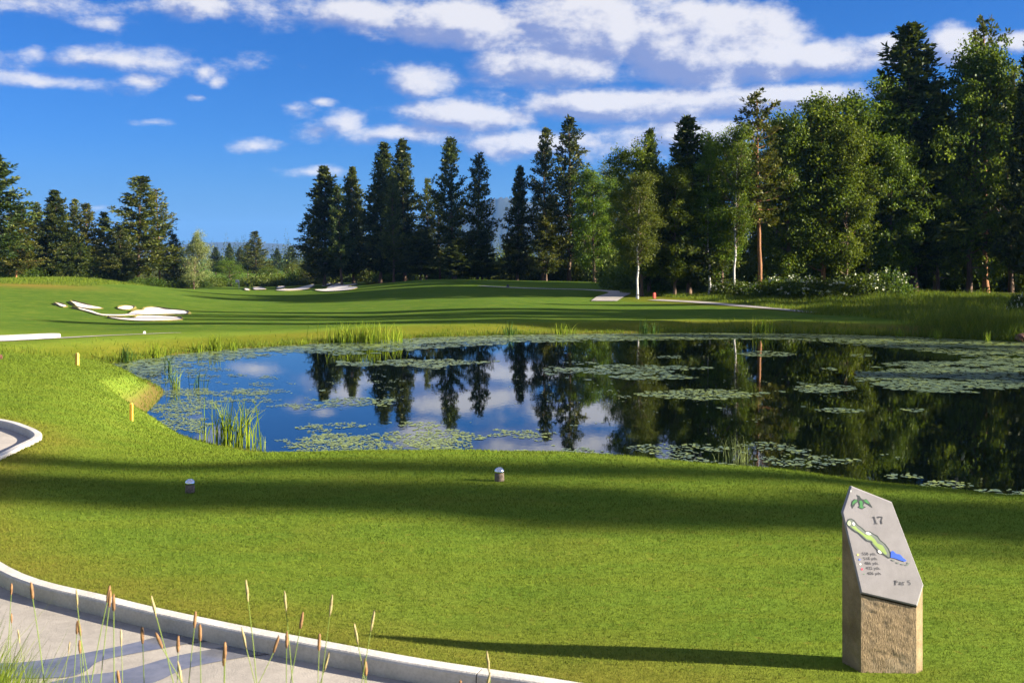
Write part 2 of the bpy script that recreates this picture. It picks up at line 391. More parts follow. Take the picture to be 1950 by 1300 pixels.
def m_puddle():
    m, nt, b = new_mat('wet_concrete'); p = geo_pos(nt); n = noise(nt, p, 6.0, 5, .65)
    setc(nt, b, mixc(nt, n.ss(.3, .7), (.10, .105, .13), (.17, .175, .21))); b.inputs['Roughness'].default_value = .12; b.inputs['IOR'].default_value = 2.0
    bump(nt, b, noise(nt, p, 22.0, 4, .6), .25, .004); return m
def m_pad():
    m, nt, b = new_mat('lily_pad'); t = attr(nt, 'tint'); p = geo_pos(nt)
    c = mixc(nt, t.ss(.35, .95), (.085, .135, .085), (.24, .30, .05)); c = mixc(nt, noise(nt, p, 1.1, 4, .6).ss(.45, .7) * .4, c, (.12, .17, .08))  # low tints are bluish grey: sky sheen put into the pad colour
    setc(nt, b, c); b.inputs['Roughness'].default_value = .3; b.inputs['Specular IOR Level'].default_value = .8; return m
M = dict(turf=m_ground(), lawn_blade=m_blade('lawn_blade', None, None, .25, 1.1, True),
         rough_blade=m_blade('rough_blade', (.045, .095, .010), (.17, .21, .03), .35, .5),
         cattail=m_blade('cattail_leaf', (.08, .16, .014), (.27, .33, .035), .4, .25),
         cattail_dark=m_blade('dark_reed_leaf', (.03, .07, .02), (.07, .14, .03), .35, .25),
         palegrass=m_blade('pale_grass', (.13, .18, .06), (.27, .33, .13), .35, .4),
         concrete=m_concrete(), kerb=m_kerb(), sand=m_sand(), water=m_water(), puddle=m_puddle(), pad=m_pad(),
         lip=simple('bunker_lip_grass', (.12, .105, .018), .9, .45, 2.0),
         dirt=simple('shore_dirt', (.16, .12, .085), .95, .35, 1.5),
         fir=m_foliage('fir_needles', (.013, .025, .008), (.034, .055, .012), (.115, .125, .022), .22),
         pine=m_foliage('pine_needles', (.024, .038, .009), (.066, .082, .014), (.16, .16, .026), .26),
         leaf=m_foliage('broad_leaf', (.036, .074, .006), (.080, .135, .010), (.19, .25, .02), .45),
         birchleaf=m_foliage('birch_leaf', (.045, .070, .012), (.09, .122, .018), (.17, .20, .032), .42),
         paleleaf=m_foliage('pale_willow_leaf', (.09, .11, .04), (.17, .19, .065), (.27, .28, .11), .35),
         shrub=m_foliage('shrub_leaf', (.022, .046, .007), (.052, .092, .011), (.10, .145, .018), .4),
         flower=simple('cream_flower', (.34, .37, .26), .8, .3),
         bark=m_bark('brown_bark', (.045, .030, .022), (.15, .095, .062)),
         orange=m_bark('orange_bark', (.12, .05, .022), (.30, .14, .06)),
         birch=m_bark('birch_bark', (.05, .05, .05), (.52, .52, .52), 2.0, 1.5, (.38, .46)),
         hill=simple('hill_forest', (.010, .017, .014), .95, .5, .006))

# ------------------------------------------------------------------ ground
def make_ground():
    th = np.concatenate([np.linspace(-180, -34, 50)[:-1], np.linspace(-34, -26.5, 16)[:-1], np.linspace(-26.5, 26.5, 330)[:-1], np.linspace(26.5, 40, 28)[:-1], np.linspace(40, 180, 48)[:-1]])
    th = np.radians(th)
    rr = np.concatenate([np.geomspace(.4, 4.5, 14)[:-1], np.geomspace(4.5, 20, 150)[:-1], np.geomspace(20, 80, 190)[:-1], np.geomspace(80, 260, 110)[:-1], np.geomspace(260, 9000, 40)])
    T, Rr = np.meshgrid(th, rr); x = (Rr * np.sin(T)).ravel(); y = (Rr * np.cos(T)).ravel()
    z, d, w, s = terrain(x, y, True)
    nr, ntn = len(rr), len(th)
    i = np.arange(nr - 1)[:, None] * ntn; j = np.arange(ntn)[None, :]; j2 = (j + 1) % ntn
    q = np.stack([i + j, i + ntn + j, i + ntn + j2, i + j2], -1).reshape(-1, 4)[:, ::-1]
    V = np.stack([x, y, z], 1)
    # centre fan
    V = np.vstack([V, [0, 0, float(terrain(0, .2)[0])]]); c = len(V) - 1
    tr = np.stack([np.full(ntn, c), np.arange(ntn), (np.arange(ntn) + 1) % ntn], 1)[:, ::-1]
    px = CX + F * x / np.maximum(y, .5)
    wob = .8 * np.sin(x * .35 + 1) + .7 * np.sin(x * .13 + y * .21)
    rough = (1 - sstep(2.3, 4.2, d + .35 * wob)) * (y > 40) + .45 * (1 - sstep(.2, .8, d)) * (y <= 40)
    right = sstep(-2, 3, x - (1150 - CX) / F * y - np.clip(100 - y, 0, 40) * .75 + wob) * (y > 55) * sstep(66, 72, y + wob)
    rough = np.maximum(rough, right)
    rough = np.maximum(rough, .8 * sstep(14, 20, x - .33 * y) * (y > 20))
    rough = np.maximum(rough, .75 * sstep(.1, .5, s - pathw(x, y)) * (np.hypot(x, y) < 22))
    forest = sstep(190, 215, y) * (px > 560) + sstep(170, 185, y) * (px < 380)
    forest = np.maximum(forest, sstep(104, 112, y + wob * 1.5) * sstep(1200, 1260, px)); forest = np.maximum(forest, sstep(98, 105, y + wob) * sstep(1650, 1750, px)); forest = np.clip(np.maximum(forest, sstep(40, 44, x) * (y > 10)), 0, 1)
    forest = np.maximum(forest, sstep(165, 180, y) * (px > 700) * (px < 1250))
    fair = sstep(4, 7, d + .35 * wob) * sstep(56, 64, y)
    dry = .55 * np.exp(-((s + .1) / .55) ** 2) * (np.hypot(x, y) < 24) + np.exp(-(((px - 60) / 120) ** 2) - ((y - 111) / 5.0) ** 2) * .9 + .45 * (1 - sstep(.1, .6, d)) * (y < 45)
    shore = (1 - sstep(.1, .55, d)) * .8 + (1 - sstep(.25, .75, d + .12 * wob)) * .8 * (x < -8) * (y > 27) * (y < 41) + np.exp(-((px - 1780) / 110) ** 2) * np.exp(-((d - 1.8) / .9) ** 2) * (y > 40)
    A = {k: np.append(v, 0) for k, v in dict(fair=fair, rough=np.clip(rough, 0, 1), forest=forest, dry=np.clip(dry, 0, 1), shore=np.clip(shore, 0, 1)).items()}
    o = obj('ground', mesh_np('ground', V, tr, q, True, A), M['turf'])
    return tag(o, 'green mown turf of the golf course', kind='structure')
ground = make_ground()

def make_water():
    c = POND; V = [(p[0], p[1], WZ) for p in c]
    from mathutils.geometry import tessellate_polygon
    # grow the sheet a little under the banks
    cen = c.mean(0); e = []
    for i in range(len(c)):
        t = c[(i + 1) % len(c)] - c[i - 1]; n = np.array((-t[1], t[0])); n /= np.linalg.norm(n)
        if inside(np.array([c[i][0] + n[0] * .3]), np.array([c[i][1] + n[1] * .3]), c)[0]: n = -n
        e.append(c[i] + n * .35)
    V = [Vector((p[0], p[1], WZ)) for p in e]; T = tessellate_polygon([V])
    me = bpy.data.meshes.new('pond_water'); me.from_pydata([tuple(v) for v in V], [], [tuple(t) for t in T])
    me.update()
    if me.polygons[0].normal.z < 0: me.flip_normals()
    o = obj('pond_water', me, M['water']); tag(o, 'dark still pond water reflecting trees and sky', kind='structure')
make_water()

# ------------------------------------------------------------------ paths and kerbs
def curb_frames():
    L = CURB; t = np.gradient(L, axis=0); t /= np.linalg.norm(t, axis=1)[:, None]
    return L, np.stack([-t[:, 1], t[:, 0]], 1)            # left normal = towards the path
def make_path():
    L, Nn = curb_frames(); V = []; K_ = 10
    for p, n in zip(L, Nn):
        w = float(pathw(np.array([p[0] + n[0]]), np.array([p[1] + n[1]]))[0]) + .06
        for k in range(K_):
            q = p + n * (-.02 + (w + .02) * k / (K_ - 1)); V.append((q[0], q[1], min(float(base_z(q[0], q[1])), 0) - .075))
    n = len(L); Q = [(i * K_ + k, i * K_ + k + 1, (i + 1) * K_ + k + 1, (i + 1) * K_ + k) for i in range(n - 1) for k in range(K_ - 1)]
    me = mesh_np('cart_path', V, None, Q, True); me.update()
    if sum(p.normal.z for p in me.polygons) < 0: me.flip_normals()
    o = obj('cart_path', me, M['concrete']); tag(o, 'pale concrete cart path curving along the tee', kind='structure')
    # kerb in cast lengths with open joints; one joint near the sign's side of the picture
    seg = np.linalg.norm(np.diff(L, axis=0), axis=1); S = np.concatenate([[0], np.cumsum(seg)])
    i0 = np.argmin(np.hypot(L[:, 0] - (-.19), L[:, 1] - 6.02)); s0 = S[i0]
    joints = [s0 + k * 4.6 for k in range(-6, 12)]; joints = [j for j in joints if 0 < j < S[-1]]
    edges = [0] + joints + [S[-1]]
    kr = empty('kerb', (0, 0, 0)); tag(kr, 'low pale concrete kerb along the lawn side of the cart path', kind='structure')
    for a, b in zip(edges[:-1], edges[1:]):
        a, b = a + .004, b - .004; m = max(4, int((b - a) / .12)); ss = np.linspace(a, b, m)
        X = np.interp(ss, S, L[:, 0]); Y = np.interp(ss, S, L[:, 1]); NX = np.interp(ss, S, Nn[:, 0]); NY = np.interp(ss, S, Nn[:, 1])
        prof = [(.0, -.22), (.0, .012), (-.006, .022), (-.014, .028), (-.092, .030), (-.100, .024), (-.105, .012), (-.105, -.22)]
        V = []
        for x, y, nx, ny in zip(X, Y, NX, NY):
            zb = min(float(base_z(x, y)), 0)
            for o_, h in prof: V.append((x + nx * o_, y + ny * o_, zb + h))
        P_ = len(prof); Q = [(i * P_ + k, i * P_ + (k + 1) % P_, (i + 1) * P_ + (k + 1) % P_, (i + 1) * P_ + k) for i in range(m - 1) for k in range(P_)]
        e0 = list(range(P_)); e1 = [(m - 1) * P_ + k for k in range(P_)][::-1]
        me = bpy.data.meshes.new('kerb_length'); me.from_pydata(V, [], Q + [e0, e1]); me.update()
        obj('kerb_length', me, M['kerb'], kr)
make_path()
def drape(name, pts_px, widths, mat, dz, label, n=10):
    """ribbon laid on the ground along points seen in the photo"""
    W = catmull([hit(*p)[:2] for p in pts_px], n); ww = np.interp(np.linspace(0, 1, len(W)), np.linspace(0, 1, len(widths)), widths)
    t = np.gradient(W, axis=0); t /= np.linalg.norm(t, axis=1)[:, None]; nn = np.stack([-t[:, 1], t[:, 0]], 1)
    V = []; K_ = 5
    for p, q, w in zip(W, nn, ww):
        for k in range(K_):
            r = p + q * w * (k / (K_ - 1) - .5); V.append((r[0], r[1], float(terrain(r[0], r[1])[0]) + dz))
    Q = [(i * K_ + k, i * K_ + k + 1, (i + 1) * K_ + k + 1, (i + 1) * K_ + k) for i in range(len(W) - 1) for k in range(K_ - 1)]
    me = mesh_np(name, V, None, Q, True)
    if sum(p.normal.z for p in me.polygons) < 0: me.flip_normals()
    o = obj(name, me, mat); tag(o, label, kind='structure'); return W
drape('far_path', [(1552, 596), (1480, 589), (1400, 582), (1320, 575.5), (1245, 571.5)], [1.0, 1.5, 1.6], M['concrete'], .05, 'narrow pale path along the foot of the right wood')
drape('bend_path', [(1150, 574), (1162, 566), (1178, 557), (1120, 552.5), (1040, 550.5), (970, 548), (915, 545)], [2.3, 2.6, 2.2, 1.4, 1.2, 1.2, 1.2], M['concrete'], .06, 'pale path bending left in front of the trees')
lw = drape('left_path', [(-120, 652), (-40, 650.5), (40, 648), (105, 644.5), (200, 639.5), (300, 635.5), (345, 634)], [.8, .8, .8, .7, .5, .35, .2], M['concrete'], .03, 'thin pale path crossing the fairway on the left')
def left_kerb():
    W = catmull([hit(*p)[:2] for p in [(-120, 649), (-40, 648), (30, 646), (106, 642.5)]], 8); V = []
    t = np.gradient(W, axis=0); t /= np.linalg.norm(t, axis=1)[:, None]
    for p, tt in zip(W, t):
        n = np.array((-tt[1], tt[0])); z = float(terrain(p[0], p[1])[0])
        for o_, h in ((-.35, -.05), (-.32, .17), (-.25, .20), (.25, .20), (.32, .17), (.35, -.05)): V.append((p[0] + n[0] * o_, p[1] + n[1] * o_, z + h))
    Q = [(i * 6 + k, i * 6 + k + 1, (i + 1) * 6 + k + 1, (i + 1) * 6 + k) for i in range(len(W) - 1) for k in range(5)]
    me = bpy.data.meshes.new('broad_kerb'); me.from_pydata(V, [], Q + [tuple(range(6)), tuple(len(V) - 1 - k for k in range(6))]); me.update()
    o = obj('broad_kerb', me, M['kerb']); tag(o, 'broad sunlit white kerb at the left edge beyond the left tee', kind='structure')
left_kerb()
def path_hit(px, py):
    D = F * (CZ + .075) / (py - YH)
    for _ in range(6):
        x = (px - CX) / F * D; zz = min(float(base_z(x, D)), 0) - .075; D = F * (CZ - zz) / (py - YH)
    return ((px - CX) / F * D, D, zz)
def puddle(zpts, label):
    from mathutils.geometry import tessellate_polygon
    pts = catmull([(x / 4.24, 1080 + y / 4.24) for x, y in zpts], 4, True)
    V = [path_hit(*p) for p in pts]; V = [(a, b, c + .004) for a, b, c in V]
    T = tessellate_polygon([[Vector((a, b, 0)) for a, b, c in V]])
    me = bpy.data.meshes.new('puddle'); me.from_pydata(V, [], [tuple(t) for t in T]); me.update()
    if me.polygons[0].normal.z < 0: me.flip_normals()
    o = obj('puddle', me, M['puddle']); tag(o, label, kind='structure')
puddle([(-200, 790), (130, 772), (420, 740), (700, 690), (1000, 630), (1270, 560), (1330, 520), (1500, 545), (1840, 590), (1780, 605), (1640, 600), (1290, 660), (830, 752), (700, 835), (560, 885), (200, 900), (-200, 900)], 'wet bluish streak of water running across the path')
puddle([(300, 980), (570, 893), (1000, 832), (1400, 722), (1830, 640), (1960, 600), (2400, 690), (2200, 700), (1950, 730), (1500, 820), (1250, 930), (900, 1000)], 'second wet streak of water across the path nearer the camera')

# ------------------------------------------------------------------ bunkers
def bunker(pts, conv, label, group, lip=.075):
    from mathutils.geometry import tessellate_polygon
    sx, ox, oy = conv; px = [(ox + x / sx, oy + y / sx) for x, y in pts]
    px = catmull(px, 4, True); W = np.array([hit(*p) for p in px]); cen = W.mean(0)
    root = empty('sand_bunker', tuple(cen)); tag(root, label, 'bunker', group)
    dz = .035 + .0004 * cen[1]
    V = [(p[0] - cen[0], p[1] - cen[1], p[2] - cen[2] + dz) for p in W]
    T = tessellate_polygon([[Vector((p[0], p[1], 0)) for p in px]])
    me = bpy.data.meshes.new('sand'); me.from_pydata(V, [], [tuple(t) for t in T]); me.update()
    for p in me.polygons:
        if p.normal.z < 0: p.flip()
    me.update(); obj('sand', me, M['sand'], root)
    # grassy lip round the sand, higher at the back
    ymid = np.median(W[:, 1]); VV = []; n = len(V)
    for i in range(n):
        t = np.array(V[(i + 1) % n][:2]) - np.array(V[i - 1][:2]); t /= (np.linalg.norm(t) + 1e-9); nn = np.array((-t[1], t[0]))
        back = 1.0 if W[i, 1] > ymid else .12; h = lip * back * (.7 + .6 * R.random()); b = .10 + .06 * back
        for o_, hh in ((-b, -.06), (-.03, h * .8), (.03, h), (b, -.06)):
            VV.append((V[i][0] + nn[0] * o_, V[i][1] + nn[1] * o_, V[i][2] + hh))
    Q = [(i * 4 + k, i * 4 + k + 1, ((i + 1) % n) * 4 + k + 1, ((i + 1) % n) * 4 + k) for i in range(n) for k in range(3)]
    me = bpy.data.meshes.new('lip'); me.from_pydata(VV, [], Q); me.update(); obj('lip', me, M['lip'], root)
cl_, cg_ = (4.875, 0, 540), (6.094, 400, 500)
GL, GG = 'white sand bunkers on the left of the fairway', 'white sand bunkers by the far green'
bunker([(510, 188), (560, 190), (620, 212), (590, 222), (545, 208)], cl_, 'tiny white sand pit furthest left of the near bunkers', GL)
bunker([(652, 172), (690, 172), (760, 190), (850, 212), (950, 233), (860, 237), (740, 226), (690, 202)], cl_, 'wedge of white sand at the upper left of the near bunkers', GL)
bunker([(1090, 230), (1150, 212), (1240, 218), (1247, 232), (1200, 246), (1130, 244)], cl_, 'small oval white sand pit above the middle of the near bunkers', GL)
bunker([(680, 224), (740, 231), (830, 250), (930, 286), (1000, 293), (1100, 294), (1180, 288), (1245, 258), (1320, 252), (1335, 235), (1390, 226), (1470, 230), (1570, 246), (1640, 250), (1730, 262), (1755, 280), (1690, 288), (1500, 291), (1300, 297), (1180, 303), (1050, 305), (930, 298), (820, 266), (720, 240)], cl_, 'long curling white sand bunker, largest of the near bunkers', GL)
bunker([(1010, 318), (1100, 322), (1235, 326), (1265, 308), (1400, 304), (1560, 310), (1670, 320), (1682, 338), (1600, 346), (1400, 351), (1250, 349), (1110, 338)], cl_, 'lowest and flattest white sand bunker of the near ones', GL)
bunker([(398, 303), (430, 300), (462, 318), (440, 328), (405, 321)], cg_, 'smallest white sand spot right of the far flag', GG)
bunker([(495, 297), (560, 290), (620, 298), (650, 312), (600, 318), (520, 320)], cg_, 'flat white sand bunker second to the right of the far flag', GG)
bunker([(770, 300), (800, 282), (865, 280), (860, 294), (800, 304)], cg_, 'short white sand patch above the left end of the long far bunker', GG)
bunker([(760, 323), (850, 312), (960, 309), (1060, 288), (1200, 258), (1195, 282), (1120, 315), (1000, 328), (830, 331)], cg_, 'long white sand bunker sweeping up to the right below far bushes', GG)
bunker([(1215, 320), (1340, 312), (1360, 292), (1420, 262), (1500, 240), (1540, 246), (1570, 262), (1690, 246), (1698, 262), (1600, 284), (1700, 286), (1705, 300), (1600, 325), (1400, 338), (1280, 335)], cg_, 'many armed white sand bunker below the first tall trees', GG)
bunker([(1300, 270), (1400, 242), (1418, 247), (1380, 264), (1320, 279)], cg_, 'thin white sand sliver just above the many armed far bunker', GG)

# ------------------------------------------------------------------ hills and haze
def hills():
    for name, D, pts, lab in [
        ('hill', 7800, [(-900, 478), (-300, 470), (100, 466), (300, 468), (400, 462), (450, 461), (520, 463), (600, 470), (760, 474), (1000, 476), (1600, 478), (2600, 482)], 'low blue wooded ridge on the far left horizon'),
        ('mountain', 5200, [(620, 490), (740, 455), (830, 420), (890, 392), (930, 381), (965, 377), (1010, 384), (1080, 402), (1200, 420), (1500, 440), (1900, 455), (2400, 490)], 'blue wooded mountain showing between the centre trees')]:
        P_ = catmull(pts, 8); nx = len(P_); ny = 9; V = []
        rg = np.random.default_rng(3)
        for px, py in P_:
            top = (YH - py) / F * D + CZ
            for k in range(ny):
                t = k / (ny - 1); d = D - 700 + 700 * t if t <= 1 else D
                zz = -12 + (top + 12) * sstep(0, 1, t) ** .9 + (rg.random() - .5) * .05 * max(top, 5) * (t > .1)
                V.append(((px - CX) / F * D, d, zz))
        Q = [(i * ny + k, (i + 1) * ny + k, (i + 1) * ny + k + 1, i * ny + k + 1) for i in range(nx - 1) for k in range(ny - 1)]
        o = obj(name, mesh_np(name, V, None, Q, True), M['hill']); tag(o, lab, kind='structure')
hills()
def haze():
    b = 9400.0; z0, z1 = -22.0, 300.0
    V = [(-b, -b, z0), (b, -b, z0), (b, b, z0), (-b, b, z0), (-b, -b, z1), (b, -b, z1), (b, b, z1), (-b, b, z1)]
    me = bpy.data.meshes.new('haze'); me.from_pydata(V, [], [(3, 2, 1, 0), (4, 5, 6, 7), (0, 1, 5, 4), (1, 2, 6, 5), (2, 3, 7, 6), (3, 0, 4, 7)])
    m = bpy.data.materials.new('haze'); m.use_nodes = True; nt = m.node_tree; nt.nodes.clear()
    v = nt.nodes.new('ShaderNodeVolumePrincipled'); v.inputs['Color'].default_value = (.16, .42, 1.0, 1); v.inputs['Density'].default_value = 5.5e-5
    v.inputs['Anisotropy'].default_value = .1
    o = nt.nodes.new('ShaderNodeOutputMaterial'); nt.links.new(v.outputs[0], o.inputs['Volume'])
    ob = obj('haze', me, m); tag(ob, 'thin blue haze of the evening air', kind='stuff')
HAZE = True
if HAZE: haze()

# ------------------------------------------------------------------ trees
ORD = 'first second third fourth fifth sixth seventh eighth ninth tenth eleventh twelfth thirteenth fourteenth fifteenth sixteenth seventeenth eighteenth nineteenth twentieth'.split()
ORD += ['twenty ' + o for o in ORD[:9]] + ['thirtieth'] + ['thirty ' + o for o in ORD[:9]] + ['fortieth']
def number_labels():
    """things of one group that share a label are told apart by their place, counted from the left"""
    same = {}
    for o in C.objects:
        if o.parent is None and o.get('group') and o.get('label') and 'beyond' not in o['label']: same.setdefault((o['group'], o['label']), []).append(o)
    for (g, l), os_ in same.items():
        if len(os_) < 2 or len(os_) > len(ORD): continue
        for k, o in enumerate(sorted(os_, key=lambda o: o.location.x / o.location.y)): o['label'] = l + ', ' + ORD[k] + ' from the left'
def unit(v): return v / (np.linalg.norm(v, axis=-1, keepdims=True) + 1e-9)
def tubes(paths, sides):
    """joined tapered tubes: list of (points (k,3), radii (k,))"""
    V, Q, off = [], [], 0
    a = np.arange(sides) * 2 * np.pi / sides
    for Pn, rad in paths:
        Pn = np.asarray(Pn); k = len(Pn); t = unit(np.gradient(Pn, axis=0))
        ref = np.where(np.abs(t[:, 2:3]) > .9, np.array([[1., 0, 0]]), np.array([[0., 0, 1]])); u = unit(np.cross(t, ref)); v = np.cross(t, u)
        ring = Pn[:, None] + np.asarray(rad)[:, None, None] * (np.cos(a)[None, :, None] * u[:, None] + np.sin(a)[None, :, None] * v[:, None])
        V.append(ring.reshape(-1, 3)); i = np.arange(k - 1)[:, None] * sides + off; j = np.arange(sides)[None]
        Q.append(np.stack([i + j, i + (j + 1) % sides, i + sides + (j + 1) % sides, i + sides + j], -1).reshape(-1, 4)); off += k * sides
    return np.vstack(V), np.vstack(Q)
def sprays(cen, dr, ln, wd, rg, tint):
    n = len(cen); d = unit(dr); s = unit(np.cross(d, rg.normal(size=(n, 3)))); ln = np.broadcast_to(ln, n)[:, None]; wd = np.broadcast_to(wd, n)[:, None]
    V = np.stack([cen, cen + d * ln * .5 + s * wd, cen + d * ln, cen + d * ln * .5 - s * wd], 1).reshape(-1, 3)
    Q = np.arange(n * 4).reshape(-1, 4); return V, Q, np.repeat(tint, 4)
def conifer(seed, H=20., Rr=3.2, cs=.15, whorl=.42, per=5, dens=1.0, droop=.25, sp=(.42, .085), irr=.35, power=.85, trunk=.26, clump=.40):
    rg = np.random.default_rng(seed)
    k = 14; zz = np.linspace(0, H, k); bend = np.cumsum(rg.normal(size=(k, 2)) * .05, 0); bend -= bend[0]
    tp_ = np.column_stack([bend, zz]); tr = trunk * (1 - zz / H) ** .75 + .015; tr[0] *= 1.35
    paths = [(tp_, tr)]; TV, TQ = None, None; limbs = []; C_, D_, T_ = [], [], []
    z = cs * H; lobes = rg.uniform(0, 6.28, 3)
    while z < H * .985:
        t = (z / H - cs) / (1 - cs); prof = (1 - t) ** power * min(1, .45 + t * 5)
        nb = max(3, int(per * (1 - .35 * t) + rg.random()))
        a0 = rg.uniform(0, 6.28)
        for b in range(nb):
            if rg.random() < .10: continue
            az_ = a0 + b * 6.283 / nb + rg.normal() * .3
            L = Rr * prof * (1 - irr / 2 + irr * rg.random() + irr * .35 * math.sin(az_ * 2 + lobes[0] + z * .8)) + .10
            rise = .45 * t + .25 - droop * (1 - t) * 1.6 + rg.normal() * .12
            m = 6; u = np.linspace(0, 1, m); cx_ = np.interp(z, zz, tp_[:, 0]); cy_ = np.interp(z, zz, tp_[:, 1])
            pts = np.column_stack([cx_ + np.cos(az_) * L * u, cy_ + np.sin(az_) * L * u, z + L * (rise * u - droop * .8 * u * u + .28 * u ** 3)])
            limbs.append((pts, np.linspace(.045 * (1 - t) + .018, .008, m)))
            ntf = max(2, int(L / .30 * dens)); uu = np.clip(.22 + .78 * (np.arange(ntf) + rg.random(ntf)) / ntf, 0, 1.02)
            pc = np.column_stack([np.interp(uu, u, pts[:, i]) for i in range(3)])
            side = rg.normal(size=(ntf, 3)) * np.array([.30, .30, .14]) * (1.15 - uu)[:, None] * L * .55; pc = pc + side
            bd = unit(pts[-1] - pts[0])
            C_.append(pc); D_.append(np.repeat(bd[None], ntf, 0)); T_.append(np.clip(rg.normal(.42, .16) + .25 * (uu - .5), 0, 1))
        z += whorl * (.7 + .6 * rg.random()) * (1.0 - .35 * t)
    C_ = np.vstack(C_); D_ = np.vstack(D_); T_ = np.concatenate(T_)
    m = 13; n = len(C_) * m
    hf = np.clip((np.repeat(C_[:, 2], m) / H - cs) / (1 - cs), 0, 1)[:, None]; cc = np.repeat(C_, m, 0) + rg.normal(size=(n, 3)) * clump * (1 - .6 * hf) * np.array([.5, .5, .36]); dd = np.repeat(D_, m, 0) * .7 + rg.normal(size=(n, 3)) * .8 + np.array([0, 0, .25])
    tt = np.clip(np.repeat(T_, m) + rg.normal(size=n) * .16, 0, 1)
    V, Q, tv = sprays(cc, dd, sp[0] * rg.uniform(.6, 1.3, n), sp[1] * rg.uniform(.7, 1.3, n), rg, tt)
    crown = mesh_np('crown', V, None, Q, False, {'tint': tv})
    a, b = tubes(paths, 8); tm = mesh_np('trunk', a, None, b, True)
    a, b = tubes(limbs, 3); lm = mesh_np('limbs', a, None, b, True)
    return tm, lm, crown
def broadleaf(seed, H=18., Rr=4.5, cs=.22, ncl=300, leaf=.20, per=44, trunk=.28, shape=1.0, lean=.0, forks=7, clr=.62, up=.55):
    rg = np.random.default_rng(seed); k = 12; zz = np.linspace(0, H * .9, k); bend = np.cumsum(rg.normal(size=(k, 2)) * .12, 0); bend -= bend[0]
    bend[:, 0] += lean * zz
    tp_ = np.column_stack([bend, zz]); tr = trunk * (1 - zz / (H * .95)) ** .8 + .02; tr[0] *= 1.3
    paths = [(tp_, tr)]; limbs = []; tips = []
    nl = forks * 5
    for i in range(nl):
        h = H * (cs * .8 + (.93 - cs * .8) * (i + rg.random()) / nl); t = np.clip((h / H - cs * .8) / (1 - cs * .8), 0, 1)
        prof = (math.sin(math.pi * (.12 + .80 * t ** shape))) ** .7; L = Rr * prof * rg.uniform(.65, 1.12) + .3; a = i * 2.4 + rg.normal() * .5
        b0 = np.array([np.interp(h, zz, tp_[:, 0]), np.interp(h, zz, tp_[:, 1]), min(h, H * .9)])
        d = unit(np.array([math.cos(a), math.sin(a), up + .5 * t + rg.normal() * .15])); m = 5; pts = [b0]
        for q in range(m): d = unit(d + rg.normal(size=3) * .16 + np.array([0, 0, .05])); pts.append(pts[-1] + d * L / m)
        pts = np.array(pts); r0 = .07 * (1 - t) + .03; limbs.append((pts, np.linspace(r0, .012, m + 1)))
        for q in range(3):
            s0 = pts[2 + q] if 2 + q < len(pts) else pts[-1]; d2 = unit(d + rg.normal(size=3) * .8); e = np.array([s0, s0 + d2 * L * .2, s0 + d2 * L * .38 + [0, 0, .1]])
            limbs.append((e, np.array([.03, .02, .008]))); tips.append(e[-1]); tips.append(e[1])
        tips += [pts[-1], pts[-2], (pts[-1] + pts[-2]) / 2, pts[-3]]
    tips = np.array(tips); idx = rg.integers(0, len(tips), ncl); c = tips[idx] + rg.normal(size=(ncl, 3)) * .42 * (Rr / 4.5)
    ct = np.clip(rg.normal(.45, .18, ncl), 0, 1); n = ncl * per
    rad = clr * rg.uniform(.6, 1.35, ncl); cc = np.repeat(c, per, 0) + rg.normal(size=(n, 3)) * np.repeat(rad, per)[:, None] * np.array([.6, .6, .42])
    cc[:, 2] = np.maximum(cc[:, 2], .4)
    dd = rg.normal(size=(n, 3)) + np.array([0, 0, -.25]); tt = np.clip(np.repeat(ct, per) + rg.normal(size=n) * .2, 0, 1)
    V, Q, tv = sprays(cc, dd, leaf * rg.uniform(.7, 1.35, n), leaf * .36 * rg.uniform(.8, 1.2, n), rg, tt)
    crown = mesh_np('crown', V, None, Q, False, {'tint': tv}); a, b = tubes(paths, 8); tm = mesh_np('trunk', a, None, b, True)
    a, b = tubes(limbs, 3); return tm, mesh_np('limbs', a, None, b, True), crown
def bush(seed, Rr=2.0, H=1.8, ncl=60, per=45, leaf=.17):
    rg = np.random.default_rng(seed); u = unit(rg.normal(size=(ncl, 3))); u[:, 2] = np.abs(u[:, 2]); c = u * np.array([Rr, Rr, H]) * rg.uniform(.55, 1.0, ncl)[:, None] * .85
    n = ncl * per; cc = np.repeat(c, per, 0) + rg.normal(size=(n, 3)) * np.array([.28, .28, .2]) * Rr / 2 * 1.3; cc[:, 2] = np.abs(cc[:, 2]) + .03
    tt = np.clip(np.repeat(rg.normal(.45, .2, ncl), per) + rg.normal(size=n) * .2, 0, 1); V, Q, tv = sprays(cc, rg.normal(size=(n, 3)) + [0, 0, .3], leaf * rg.uniform(.7, 1.3, n), leaf * .36, rg, tt)
    st = [(np.array([[0, 0, -.1], [u[i, 0] * Rr * .3, u[i, 1] * Rr * .3, H * .35], c[i]]), np.array([.05, .035, .01])) for i in range(9)]
    a, b = tubes(st, 4); return mesh_np('stems', a, None, b, True), mesh_np('foliage', V, None, Q, False, {'tint': tv})
